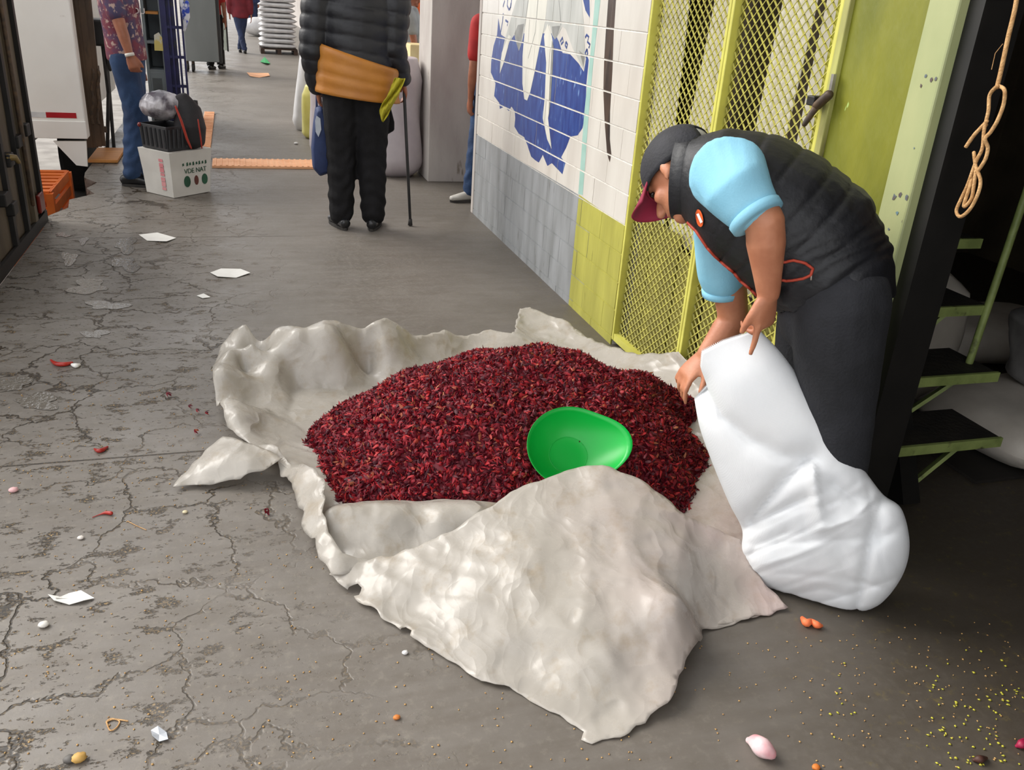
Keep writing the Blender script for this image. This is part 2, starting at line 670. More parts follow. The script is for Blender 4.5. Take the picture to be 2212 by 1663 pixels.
paint(7, [(WY1 + 1, -1), (4.205, -1), (4.205, 0.603), (4.8, 0.60), (5.4, 0.592), (WY1 + 1, 0.582)], 1)
paint(8, [(4.2, -1), (WY0 - 1, -1), (WY0 - 1, 0.575), (3.62, 0.565), (3.78, 0.588), (4.0, 0.598), (4.2, 0.605)], 1)
blue = [(255, 130), (245, 250), (220, 330), (203, 440), (200, 520), (235, 600), (225, 690), (262, 740), (266, 782), (300, 765),
        (330, 797), (350, 765), (372, 800), (376, 850), (370, 910), (400, 960), (440, 985), (462, 1040), (490, 1125), (518, 1150),
        (545, 1168), (575, 1112), (608, 1192), (640, 1172), (715, 1252), (737, 1170), (705, 1130), (742, 1060), (772, 982),
        (825, 972), (860, 920), (880, 820), (888, 600), (905, 430), (890, 395), (868, 515), (830, 455), (770, 390), (715, 380),
        (690, 300), (660, 240), (575, 240), (440, 240), (375, 240), (335, 290), (275, 250)]
paint(1, [c3(*p) for p in blue], 1)
paint(2, [c3(*p) for p in [(390, -20), (420, -260), (560, -420), (720, -400), (820, -240), (850, -20), (870, 190), (880, 400), (868, 500), (835, 440), (790, 350), (740, 210), (715, 190),
                           (690, 240), (662, 285), (640, 250), (625, 180), (600, 200), (575, 240), (550, 180), (450, 180), (425, 300),
                           (403, 365), (385, 310), (370, 250), (330, 310), (300, 420), (265, 530), (268, 450), (300, 290), (345, 130)]], 2)
paint(4, [c3(*p) for p in [(395, 180), (440, 170), (420, 300), (402, 365), (386, 310), (372, 240)]], 3)
paint(4, [c3(*p) for p in [(640, 190), (700, 185), (685, 240), (662, 285), (645, 250)]], 3)
paint(4, [c3(*p) for p in [(835, 360), (876, 400), (866, 480)]], 3)
paint(3, [c3(*p) for p in [(478, -20), (520, -300), (600, -320), (610, -20), (592, 150), (560, 300), (520, 500), (485, 660), (462, 722), (442, 712), (428, 600),
                           (430, 400), (446, 200)]], 3)
paint(3, [c3(*p) for p in [(608, 170), (640, 260), (650, 330), (642, 500), (632, 700), (612, 850), (637, 1070), (605, 1000), (575, 850),
                           (590, 700), (600, 450), (583, 260)]], 3)
paint(4, [c3(*p) for p in [(640, 290), (652, 330), (645, 500), (634, 700), (616, 850), (620, 700), (630, 480)]], 4)
paint(3, [c3(*p) for p in [(280, 380), (330, 250), (345, 262), (300, 430), (265, 530)]], 3)
for a, b in (((470, 0), (445, 190)), ((540, 0), (520, 230)), ((520, 230), (470, 420)), ((690, 0), (705, 180))):
    for q in stroke([c3(*a), c3(*b)], 0.006):
        paint(4, q, 4)
paint(1, [c3(*p) for p in [(858, -20), (850, -180), (895, -300), (908, -20), (912, 130), (880, 75)]], 1)
# brush lettering beside the mural
for pts in ([(322, -10), (318, 40), (330, 70), (345, 50), (352, -10)], [(300, 5), (288, 50)], [(290, 95), (284, 160), (270, 240)],
            [(305, 145), (325, 160), (318, 185)], [(345, 20), (338, 75)]):
    for q in stroke([c3(*p) for p in pts], 0.014):
        paint(1, q, 2)
for pts in ([(880, 270), (890, 250), (905, 265), (896, 300), (914, 320), (905, 345)], [(893, 352), (880, 380), (886, 410), (897, 385), (893, 352)],
            [(700, 300), (716, 270), (722, 300), (706, 318)], [(742, 300), (736, 325), (746, 345), (752, 320), (742, 300)]):
    for q in stroke([c3(*p) for p in pts], 0.012):
        paint(1, q, 5)
paint(5, [c3(*p) for p in [(1010, -640), (1060, -640), (990, -20), (940, 420), (905, 820), (862, 1402), (830, 1392), (872, 820), (915, 400), (950, -20)]], 2)
paint(6, [c3(*p) for p in [(1060, -240), (1090, -330), (1112, -230), (1100, -20), (1086, 200), (1075, 500), (1058, 800), (1055, 1000), (1066, 1110), (1055, 1166),
                           (1035, 1100), (1020, 900), (1010, 650), (1015, 450), (1030, 200), (1045, -20)]], 2)


def clip(poly, lo, hi):
    for ax in (0, 1):
        for bound, sgn in ((lo[ax], 1), (hi[ax], -1)):
            out = []
            for i in range(len(poly)):
                a, b = poly[i], poly[(i + 1) % len(poly)]
                ia = (a[ax] - bound) * sgn >= 0; ib = (b[ax] - bound) * sgn >= 0
                if ia:
                    out.append(a)
                if ia != ib:
                    t = (bound - a[ax]) / (b[ax] - a[ax])
                    out.append((a[0] + (b[0] - a[0]) * t, a[1] + (b[1] - a[1]) * t))
            poly = out
            if len(poly) < 3:
                return []
    return poly


mb = MB()
mb.box((WX + 0.006, WY0, 0), (WX + 0.16, WY1, 3.2))
wall = tag(mb.obj('wall_right', M_MORT), 'white glazed block wall with blue mural, grey and lime dado', 'wall', kind='structure')
BL = 0.274
mb = MB(); mb.box((WX + 0.0035, 4.205, 0.0), (WX + 0.007, WY1, 0.586)); mb.obj('dado_joint', PAINT[7], wall)
mb = MB(); mb.box((WX + 0.0035, WY0, 0.0), (WX + 0.007, 4.205, 0.570)); mb.obj('dado_joint', PAINT[8], wall)
for r in range(14):
    zlo, zhi = Z0 + r * BR_H - BR_H, Z0 + r * BR_H
    zlo += 0.004; zhi -= 0.004
    if r == 0:
        zlo = 0.0
    off = (r % 2) * BL / 2
    ya = WY0 - off
    while ya < WY1 - 0.01:
        y0 = max(ya + 0.0012, WY0); y1 = min(ya + BL - 0.0012, WY1)
        ya += BL
        if y1 - y0 < 0.02:
            continue
        g = random.uniform(-0.0008, 0.0008)
        mb = MB(); mb.box((WX + g, y0, zlo), (WX + 0.02, y1, zhi), 7 if (y0 > 4.0 and zhi < 0.6) else 8 if (y0 < 4.0 and zhi < 0.6) else 0)
        for mi, poly, lay in MURAL:
            q = clip(poly, (y0, zlo), (y1, zhi))
            if len(q) < 3:
                continue
            x = WX + g - 0.0003 * lay
            tri = tessellate_polygon([[Vector((x, a, b_)) for a, b_ in q]])
            for t in tri:
                P3 = [(x, q[i][0], q[i][1]) for i in t]
                n_ = np.cross(np.subtract(P3[1], P3[0]), np.subtract(P3[2], P3[0]))
                if n_[0] > 0:
                    P3 = P3[::-1]
                mb.add(P3, [(0, 1, 2)], mi)
        link('brick', mb.mesh('brick', fix=False), PAINT, wall)
# plain end post of the wall
mb = MB(); mb.box((WX - 0.005, WY1, 0), (WX + 0.17, WY1 + 0.06, 3.2))
tag(mb.obj('trim_1', M_PLASTER, bevel=0.004), 'whitewashed end strip of the tiled wall', 'trim', kind='structure')
# upper wall over the gate, pilaster and rear of the stores
mb = MB(); mb.box((WX + 0.01, 0.2, 2.35), (WX + 0.2, WY0, 3.2))
tag(mb.obj('wall_lintel', M_PLASTER), 'plain wall above the gate and the doorway', 'wall', kind='structure')
mb = MB(); mb.box((WX + 0.01, -3.5, 0), (WX + 0.2, 0.2, 3.2))
tag(mb.obj('wall_near', M_PLASTER), 'plain wall on the near side of the doorway', 'wall', kind='structure')
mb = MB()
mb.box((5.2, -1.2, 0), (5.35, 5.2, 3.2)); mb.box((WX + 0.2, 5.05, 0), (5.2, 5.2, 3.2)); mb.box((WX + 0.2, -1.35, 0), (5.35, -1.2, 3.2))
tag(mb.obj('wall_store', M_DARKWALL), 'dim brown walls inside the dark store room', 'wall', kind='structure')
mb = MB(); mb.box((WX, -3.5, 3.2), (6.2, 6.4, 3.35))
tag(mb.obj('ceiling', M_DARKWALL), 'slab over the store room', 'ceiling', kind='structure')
# unseen roofing over the platform, added to shade its right side
mb = MB(); mb.box((-0.3, -3.5, 4.6), (9, 17.2, 4.75)); mb.box((-0.3, 19.2, 4.6), (9, 42, 4.75))
tag(mb.obj('shade_roof', M_ROOF), 'unseen flat roofing added over the platform to shade its right side', 'shade_roof', kind='structure')
# concrete pillar
pa = G(923, 392)
mb = MB(); mb.box((pa[0], pa[1] - 0.02, 0), (pa[0] + 0.75, pa[1] + 0.5, 4.6))
tag(mb.obj('pillar', M_PLASTER, bevel=0.008), 'thick whitewashed concrete pillar beyond the tiled wall', 'pillar', kind='structure')
# orange wall beyond the pillar
M_ORANGE = mat('orange_paint', srgb(232, 104, 40), srgb(214, 92, 34), 0.5, 3)
oa = PY(852, 60, 12.5)
mb = MB(); mb.box((oa[0], 12.5, 0), (4.5, 12.65, 4.6))
tag(mb.obj('wall_orange', M_ORANGE), 'bright orange wall behind the pillar', 'wall', kind='structure')
mb = MB(); mb.box((2.6, 12.65, 0), (2.75, 60, 4.6))
tag(mb.obj('wall_far', M_PLASTER), 'long pale wall further down the lane', 'wall', kind='structure')

# ---- lime pilaster, pale steel post, dark frame
M_LIME = mat('lime_wall_paint', srgb(126, 126, 30), srgb(102, 106, 24), 0.5, 5, 0.5, 24, stretch=(1, 1, 0.35),
             c3=srgb(168, 196, 110), s3=34, lo3=0.72, hi3=0.76)
M_POST = mat('pale_green_steel', srgb(164, 168, 120), srgb(150, 158, 112), 0.45, 6, 0.15, 30, stretch=(1, 1, 0.4),
             c3=srgb(92, 74, 62), s3=9, lo3=0.66, hi3=0.73)
M_BLACKST = mat('dark_steel', srgb(15, 14, 13), srgb(23, 21, 19), 0.5, 10)
PYL = PX(1840, 0, WX)[1]; PYM = PX(2014, 0, WX)[1]; PYR = PX(2081, 0, WX)[1]
mb = MB(); mb.box((WX + 0.012, PYM - 0.005, 0), (WX + 0.2, PYL, 2.35))
tag(mb.obj('wall_lime', M_LIME), 'lime green rendered pier between mesh gate and pale post', 'wall', kind='structure')
t = thing('door_post', 'pale green chipped steel door post beside the dark doorway', 'door post', (WX, PYM, 0))
mb = MB(); mb.box((WX - 0.010, PYR, 0), (WX + 0.16, PYM, 2.35)); mb.obj('post', M_POST, t, bevel=0.006)
M_RUST = mat('rust_chips', srgb(84, 58, 48), srgb(98, 128, 138), 0.7, 30)
for (px, py, s_) in [(1932, 425, 9), (1945, 420, 7), (1960, 425, 8), (1970, 418, 6), (1938, 460, 6), (1955, 468, 7), (1962, 452, 5), (2000, 165, 6),
                     (2012, 172, 6), (2022, 170, 5), (1990, 185, 5), (1920, 495, 4), (1950, 478, 5), (2060, 95, 4), (2045, 140, 4), (1975, 320, 3)]:
    p = PX(px, py, WX - 0.0105)
    n = 7; k = s_ / 1100
    poly = [(WX - 0.0112, min(max(p[1] + k * random.uniform(0.5, 1.2) * math.cos(a), PYR + 0.006), PYM - 0.006), p[2] + k * random.uniform(0.6, 1.5) * math.sin(a))
            for a in np.linspace(0, 6.28, n, endpoint=False)]
    mb = MB(); mb.add(poly, [tuple(range(n))]); mb.obj('rust_chip', M_RUST, t)
mb = MB(); mb.box((WX + 0.02, PYR - 0.05, 0), (WX + 0.14, PYR, 2.35)); mb.obj('frame_edge', M_BLACKST, t)

# ---- mesh gate: two leaves of expanded metal
M_MESH = mat('lime_gate_paint', srgb(180, 174, 78), srgb(146, 140, 64), 0.45, 20, 0.2, 60)
M_GATEFR = mat('lime_gate_frame', srgb(204, 200, 96), srgb(184, 178, 84), 0.4, 8, c3=srgb(110, 96, 50), s3=20, lo3=0.68, hi3=0.76)
gate = thing('mesh_gate', 'lime yellow expanded metal gate with two leaves beside the mural wall', 'gate', (WX, WY0, 0))
ymid = (WY0 + PYL) / 2
gx = WX + 0.03


def expanded(y0, y1, z0, z1, w=0.045, h=0.038):
    mb = MB()
    ns = int((y1 - y0) / (w / 2))
    nz = int((z1 - z0) / (h / 2))
    for k in range(ns + 1):
        sg = 1 if k % 2 else -1
        V = []; F = []
        yc = y0 + k * w / 2
        for i in range(nz + 1):
            tri = 1 if i % 2 else -1
            y = yc + sg * tri * w * 0.23
            z = z0 + i * h / 2
            y = min(max(y, y0), y1)
            # tilted strand, as slit and stretched sheet leaves it
            V += [(gx - 0.0040, y - 0.0024, z - 0.003), (gx - 0.0015, y + 0.0024, z), (gx + 0.0040, y + 0.0020, z + 0.003), (gx + 0.001, y - 0.0028, z + 0.001)]
        for i in range(nz):
            for j in range(4):
                q = (j + 1) % 4
                F.append((i * 4 + j, i * 4 + q, (i + 1) * 4 + q, (i + 1) * 4 + j))
        mb.add(V, F)
    return mb


for (a, b_) in ((ymid, WY0), (PYL + 0.03, ymid)):
    lo, hi = min(a, b_) + 0.02, max(a, b_) - 0.02
    o = expanded(lo, hi, 0.06, 2.3).obj('expanded_mesh', M_MESH, gate)
    o['kind'] = 'stuff'
    mb = MB()
    mb.box((WX + 0.0, lo - 0.018, 0.03), (WX + 0.045, lo + 0.0, 2.33)); mb.obj('stile', M_GATEFR, gate, bevel=0.003)
    mb = MB()
    mb.box((WX + 0.0, hi, 0.03), (WX + 0.045, hi + 0.018, 2.33)); mb.obj('stile', M_GATEFR, gate, bevel=0.003)
    for zz in (0.03, 2.3):
        mb = MB(); mb.box((WX + 0.003, lo, zz), (WX + 0.043, hi, zz + 0.035)); mb.obj('rail', M_GATEFR, gate)
# worn slam strip and bolt
M_WORN = mat('worn_strip', srgb(172, 172, 96), srgb(120, 112, 70), 0.6, 12, 0.3, 30, stretch=(1, 1, 0.3), c3=srgb(60, 52, 46), s3=12, lo3=0.58, hi3=0.66)
mb = MB(); mb.box((WX - 0.004, PYL - 0.0, 0.0), (WX + 0.06, PYL + 0.028, 2.35)); mb.obj('slam_strip', M_WORN, gate, bevel=0.003)
M_OLD = mat('old_steel', srgb(58, 48, 40), srgb(92, 72, 52), 0.55, 30, metal=0.3)
bolt = MB()
p0 = PX(1790, 205, WX - 0.02); p1 = PX(1765, 228, WX - 0.03); p2 = PX(1738, 268, WX - 0.05)
bolt.tube([p0, p1], 0.014, 10); bolt.tube([p1, p2], [0.011, 0.008], 10)
bo = bolt.obj('bolt', M_OLD, gate, smooth=True)
mb = MB(); q0 = PX(1802, 160, WX - 0.012); q1 = PX(1792, 215, WX - 0.012); mb.bar(q0, q1, 0.012, 0.01)
mb.obj('keeper', mat('bare_steel', srgb(190, 188, 182), srgb(150, 146, 140), 0.35, 20, metal=0.6), gate)
mb = MB(); mb.box((-0.03, -0.018, -0.014), (0.02, 0.018, 0.014), c=PX(1768, 218, WX - 0.012)); mb.obj('lock_case', M_BLACKST, gate, bevel=0.003)

# sheets standing behind the mesh: olive backing below, pale hanging sacking above
M_OLIVE = mat('olive_backing', srgb(150, 142, 72), srgb(120, 112, 56), 0.6, 6, stretch=(1, 1, 0.4))
M_SACKCLOTH = mat('pale_sacking', srgb(240, 235, 220), srgb(226, 220, 202), 0.7, 8, 0.3, 80, stretch=(1, 1, 0.3))
back = thing('gate_backing_board', 'olive painted board fixed low behind the mesh gate', 'board', (WX + 0.07, WY0, 0))
mb = MB()
hs = [(PYL + 0.03, 0.60), (2.5, 0.62), (2.75, 0.60), (ymid - 0.03, 0.58)]
for a, b_, hgt in ((PYL + 0.035, ymid - 0.06, 0.56), (ymid - 0.035, 3.13, 0.60), (3.145, 3.40, 0.66), (3.41, 3.52, 0.72)):
    mb = MB(); mb.box((WX + 0.046, a, 0.02), (WX + 0.054, b_, hgt)); mb.obj('board', M_OLIVE, back)


def drape(name, label, poly, seed, m=M_SACKCLOTH, x=WX + 0.052):
    """pale cloth hanging in folds behind the mesh; poly = quad outline in (y,z): top-left, top-right, bottom-right, bottom-left"""
    (ya, za), (yb, zb), (yc, zc), (yd, zd) = poly
    nu, nv = 40, 24
    V = []; F = []
    g = np.random.default_rng(seed); k1 = g.uniform(14, 30); k2 = g.uniform(30, 60)
    for j in range(nv + 1):
        v = j / nv
        for i in range(nu + 1):
            u = i / nu
            y = (ya * (1 - u) + yb * u) * (1 - v) + (yd * (1 - u) + yc * u) * v
            z = (za * (1 - u) + zb * u) * (1 - v) + (zd * (1 - u) + zc * u) * v
            V.append((x + 0.014 + 0.010 * math.sin(k1 * y + 2 * v) + 0.004 * math.sin(k2 * y + 5 * v), y, z))
    for j in range(nv):
        for i in range(nu):
            a = j * (nu + 1) + i
            F.append((a, a + 1, a + nu + 2, a + nu + 1))
    mb = MB(); mb.add(V, F)
    o = mb.obj(name, m, None, smooth=True)
    s_ = o.modifiers.new('solid', 'SOLIDIFY'); s_.thickness = 0.003
    return tag(o, label, 'cloth', 'pale sacking behind the gate')


drape('hanging_sacking', 'pale sacking hung behind the gate leaf next to the mural wall', [(3.60, 2.3), (3.42, 2.3), (3.36, 0.60), (3.58, 0.64)], 1)
drape('hanging_sacking', 'pale sacking hung behind the gate just left of the middle stile', [(3.14, 2.3), (2.965, 2.3), (2.965, 0.60), (3.27, 0.62)], 2)
drape('hanging_sacking', 'pale sacking hung behind the middle of the right gate leaf', [(2.66, 2.3), (2.52, 2.3), (2.58, 0.58), (2.78, 0.58)], 3)
drape('hanging_sacking', 'narrow pale sacking behind the gate nearest the bolt', [(2.49, 2.3), (2.43, 2.3), (2.44, 0.58), (2.54, 0.58)], 4, x=WX + 0.080)
mb = MB(); mb.box((WX + 0.058, PYL + 0.035, 0.57), (WX + 0.066, 2.42, 2.3))
tag(mb.obj('side_board', mat('lime_board', srgb(178, 176, 44), srgb(160, 158, 40), 0.5, 6)), 'lime painted board behind the bolt edge of the gate', 'board')
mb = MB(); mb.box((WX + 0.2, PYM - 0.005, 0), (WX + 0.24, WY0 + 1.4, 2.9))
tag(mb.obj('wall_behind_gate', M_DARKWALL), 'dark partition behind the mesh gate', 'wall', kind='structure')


# ================================================================== TARP, HEAP, SCOOP
def sheet(name, m, outline, inner, parent=None, res=0.013, am=0.010, k=9.0, seed=1, lam=1e-4, zmin=0.002, thick=0.0016, fine=0.003, edge=0.004, holes=(), wor=0.45):
    """a draped sheet: outline and inner control points are (px,py,z) and are turned into ground positions"""
    O3 = [G(*p) for p in outline]
    I3 = [G(*p) if len(p) == 3 else np.array(p[:3]) for p in inner]
    pts = np.array([p[:2] for p in O3 + I3]); zz = [p[2] for p in O3 + I3]
    f = tps(pts, zz, lam)
    # boundary, resampled and slightly ragged
    g = np.random.default_rng(seed)
    B = []
    n = len(O3)
    for i in range(n):
        a, b = O3[i][:2], O3[(i + 1) % n][:2]
        L = np.linalg.norm(b - a); q = max(2, int(L / res))
        nn = np.array([-(b - a)[1], (b - a)[0]]) / (L + 1e-9)
        for j in range(q):
            t = j / q
            B.append(a + (b - a) * t)
    B = np.array(B)
    rag = g.normal(0, 1, len(B))
    for _ in range(2):
        rag = (np.roll(rag, 1) + rag * 2 + np.roll(rag, -1)) / 4
    tn = np.roll(B, -1, 0) - np.roll(B, 1, 0); tn /= np.linalg.norm(tn, axis=1)[:, None] + 1e-9
    B = B + np.column_stack([-tn[:, 1], tn[:, 0]]) * (rag * edge * 1.3)[:, None]
    lo, hi = B.min(0), B.max(0)
    gx_, gy_ = np.meshgrid(np.arange(lo[0], hi[0], res), np.arange(lo[1], hi[1], res * 0.87))
    gx_ = gx_ + (np.arange(gx_.shape[0]) % 2)[:, None] * res / 2
    Q = np.stack([gx_.ravel(), gy_.ravel()], 1)
    Q = Q + g.normal(0, res * 0.08, Q.shape)
    # keep points inside, not too near the boundary
    ins = np.zeros(len(Q), bool)
    x, y = Q[:, 0], Q[:, 1]
    for i in range(len(B)):
        a, b = B[i], B[i - 1]
        c = ((a[1] > y) != (b[1] > y)) & (x < (b[0] - a[0]) * (y - a[1]) / (b[1] - a[1] + 1e-12) + a[0])
        ins ^= c
    Q = Q[ins]
    keep = np.ones(len(Q), bool)
    for i in range(0, len(Q), 2000):
        d = ((Q[i:i + 2000, None] - B[None]) ** 2).sum(-1).min(1)
        keep[i:i + 2000] = d > (res * 0.5) ** 2
    Q = Q[keep]
    V2 = [Vector(p) for p in B] + [Vector(p) for p in Q]
    nb = len(B)
    res_ = delaunay_2d_cdt(V2, [], [list(range(nb))], 1, 1e-6)
    P2 = np.array([[v.x, v.y] for v in res_[0]])
    F = [tuple(t) for t in res_[2]]
    z = f(P2)
    z = z + crease(P2, k, am, 7, seed) + crease(P2, k * 3.1, fine, 7, seed + 5, 2.0) - am * 0.25
    z = z + worley(P2, 0.17, 0.016 * wor, seed, 1.9, 0.4) + worley(P2, 0.06, 0.0052 * wor, seed + 1, 1.5, 2.0)
    z = np.maximum(z, zmin)
    V = np.column_stack([P2, z])
    V[:, 0] = np.minimum(V[:, 0], WX - 0.012)
    if holes:
        u, v = proj(V)
        bad = np.zeros(len(V), bool)
        for hx, hy, ha, hb in holes:
            bad |= ((u - hx) / ha) ** 2 + ((v - hy) / hb) ** 2 < 1
        F = [t for t in F if not (bad[t[0]] or bad[t[1]] or bad[t[2]])]
    me = bpy.data.meshes.new(name)
    me.from_pydata([tuple(p) for p in V], [], F)
    bm = bmesh.new(); bm.from_mesh(me)
    bmesh.ops.delete(bm, geom=[v for v in bm.verts if not v.link_faces], context='VERTS')
    for fc in bm.faces:
        if fc.normal.z < 0:
            fc.normal_flip()
        fc.smooth = True
    bm.to_mesh(me); bm.free()
    o = link(name, me, m, parent)
    s_ = o.modifiers.new('thickness', 'SOLIDIFY'); s_.thickness = thick; s_.offset = 1.0
    return o


def plastic_sheet():
    m = bpy.data.materials.new('cloudy_plastic')
    m.use_nodes = True
    N, L = m.node_tree.nodes, m.node_tree.links
    b = N['Principled BSDF']
    geo = N.new('ShaderNodeNewGeometry')

    def noise(s, d=5, r=0.6):
        n = N.new('ShaderNodeTexNoise'); n.inputs['Scale'].default_value = s; n.inputs['Detail'].default_value = d
        n.inputs['Roughness'].default_value = r
        L.new(geo.outputs['Position'], n.inputs['Vector']); return n

    def rmp(src, a, c, x=0.0, y=1.0):
        r = N.new('ShaderNodeMapRange')
        for k_, v_ in (('From Min', a), ('From Max', c), ('To Min', x), ('To Max', y)):
            r.inputs[k_].default_value = v_
        L.new(src, r.inputs['Value']); return r.outputs[0]

    def mix(f, a, c):
        q = N.new('ShaderNodeMix'); q.data_type = 'RGBA'; L.new(f, q.inputs['Factor'])
        for k_, v_ in (('A', a), ('B', c)):
            if isinstance(v_, tuple):
                q.inputs[k_].default_value = (*v_, 1)
            else:
                L.new(v_, q.inputs[k_])
        return q.outputs['Result']
    sep = N.new('ShaderNodeSeparateXYZ'); L.new(geo.outputs['Position'], sep.inputs[0])
    n1, n2, n3 = noise(3.2), noise(11, 7, 0.7), noise(2.1, 3)
    col = mix(rmp(n1.outputs['Fac'], 0.35, 0.7), srgb(206, 200, 191), srgb(186, 179, 168))
    col = mix(rmp(n2.outputs['Fac'], 0.53, 0.74, 0, 0.6), col, srgb(168, 148, 116))      # dirt
    # faint red dye rubbed off near the right-hand fold
    px_ = N.new('ShaderNodeMath'); px_.operation = 'MULTIPLY'
    L.new(rmp(sep.outputs['X'], 0.75, 1.3), px_.inputs[0]); L.new(rmp(n3.outputs['Fac'], 0.35, 0.62, 0.1, 0.6), px_.inputs[1])
    p2 = N.new('ShaderNodeMath'); p2.operation = 'MULTIPLY'
    L.new(px_.outputs[0], p2.inputs[0]); L.new(rmp(sep.outputs['Y'], 2.3, 1.9), p2.inputs[1])
    col = mix(p2.outputs[0], col, srgb(206, 172, 172))
    L.new(col, b.inputs['Base Color'])
    b.inputs['Roughness'].default_value = 0.24
    b.inputs['Specular IOR Level'].default_value = 0.55
    # crisp folds: warped cell distance gives straight-sided dents meeting in sharp lines
    wn = noise(2.4, 3)
    ad = N.new('ShaderNodeVectorMath'); ad.operation = 'MULTIPLY_ADD'
    L.new(wn.outputs['Color'], ad.inputs[0]); ad.inputs[1].default_value = (0.5, 0.5, 0.2); L.new(geo.outputs['Position'], ad.inputs[2])
    hs_ = []
    for sc_, rot, st_, k_ in ((4.2, 0.6, (1, 0.5, 1), 0.55), (9.0, 2.1, (1, 0.55, 1), 0.30), (21.0, 1.2, (1, 0.6, 1), 0.09)):
        mp = N.new('ShaderNodeMapping'); mp.inputs['Rotation'].default_value = (0, 0, rot); mp.inputs['Scale'].default_value = st_
        L.new(ad.outputs[0], mp.inputs['Vector'])
        vo = N.new('ShaderNodeTexVoronoi'); vo.feature = 'F1'; vo.inputs['Scale'].default_value = sc_
        L.new(mp.outputs[0], vo.inputs['Vector'])
        ml = N.new('ShaderNodeMath'); ml.operation = 'MULTIPLY'; ml.inputs[1].default_value = k_
        L.new(vo.outputs['Distance'], ml.inputs[0]); hs_.append(ml.outputs[0])
    hh = N.new('ShaderNodeMath'); hh.operation = 'ADD'; L.new(hs_[0], hh.inputs[0]); L.new(hs_[1], hh.inputs[1])
    h2 = N.new('ShaderNodeMath'); h2.operation = 'ADD'; L.new(hh.outputs[0], h2.inputs[0]); L.new(hs_[2], h2.inputs[1])
    bp = N.new('ShaderNodeBump'); bp.inputs['Strength'].default_value = 0.55; bp.inputs['Distance'].default_value = 0.05
    L.new(h2.outputs[0], bp.inputs['Height']); L.new(bp.outputs[0], b.inputs['Normal'])
    L.new(rmp(n2.outputs['Fac'], 0.35, 0.7, 0.16, 0.42), b.inputs['Roughness'])
    tr = N.new('ShaderNodeBsdfTranslucent'); L.new(col, tr.inputs['Color'])
    ms = N.new('ShaderNodeMixShader'); ms.inputs['Fac'].default_value = 0.35
    L.new(b.outputs[0], ms.inputs[1]); L.new(tr.outputs[0], ms.inputs[2])
    L.new(ms.outputs[0], N['Material Output'].inputs['Surface'])
    return m


M_TARP = plastic_sheet()
tarp = thing('plastic_sheet', 'crumpled dirty white plastic sheet spread on the floor under the red heap', 'tarp', G(900, 1000))
sheet('sheet', M_TARP,
      [(480, 745, .12), (505, 712, .17), (530, 705, .19), (585, 725, .17), (610, 705, .20), (660, 708, .205), (730, 693, .22), (800, 700, .20),
       (870, 709, .16), (960, 716, .12), (1060, 712, .10), (1108, 722, .10), (1122, 668, .10), (1145, 664, .10), (1215, 690, .09), (1250, 716, .07),
       (1300, 742, .09), (1380, 766, .15), (1450, 763, .20), (1515, 756, .24), (1590, 850, .20), (1650, 1000, .12), (1650, 1080, .07),
       (1660, 1150, .03), (1640, 1250, .02), (1680, 1318, .004), (1510, 1362, .004), (1350, 1330, .004), (1100, 1290, .004), (900, 1260, .004), (760, 1225, .01), (720, 1180, .02),
       (690, 1120, .05), (640, 1040, .05), (600, 985, .06), (540, 960, .06), (490, 925, .07), (468, 870, .05), (456, 800, .06)],
      [(600, 800, .09), (620, 860, .02), (540, 870, .03), (530, 800, .07), (484, 800, .145), (488, 860, .125), (510, 900, .11), (500, 760, .15), (545, 740, .17), (560, 790, .05), (640, 745, .17), (730, 735, .185), (820, 750, .12), (900, 755, .07), (1000, 750, .05),
       (700, 780, .11), (700, 830, .015), (640, 810, .05), (780, 800, .04), (800, 800, .015), (620, 920, .02), (560, 930, .05), (1150, 720, .05), (1250, 760, .04), (1340, 790, .10), (1420, 800, .15),
       (650, 960, .015), (800, 950, 0), (1000, 900, 0), (1200, 900, 0), (1400, 950, .01), (800, 1050, 0), (1000, 1050, 0), (1200, 1050, 0), (1400, 1060, 0),
       (706, 1106, .085), (780, 1107, .09), (850, 1109, .095), (950, 1112, .10), (1030, 1114, .105), (1120, 1110, .10), (1300, 1110, .08),
       (760, 1090, .03), (900, 1085, .03), (1050, 1085, .03), (800, 1185, .03), (900, 1150, .055), (870, 1200, .02), (1000, 1180, .04), (1530, 1040, .06), (1560, 1120, .05),
       (1480, 1110, .02), (1500, 1250, .02), (1300, 1250, .01)],
      parent=tarp, res=0.012, am=0.008, k=10, seed=3, fine=0.016)
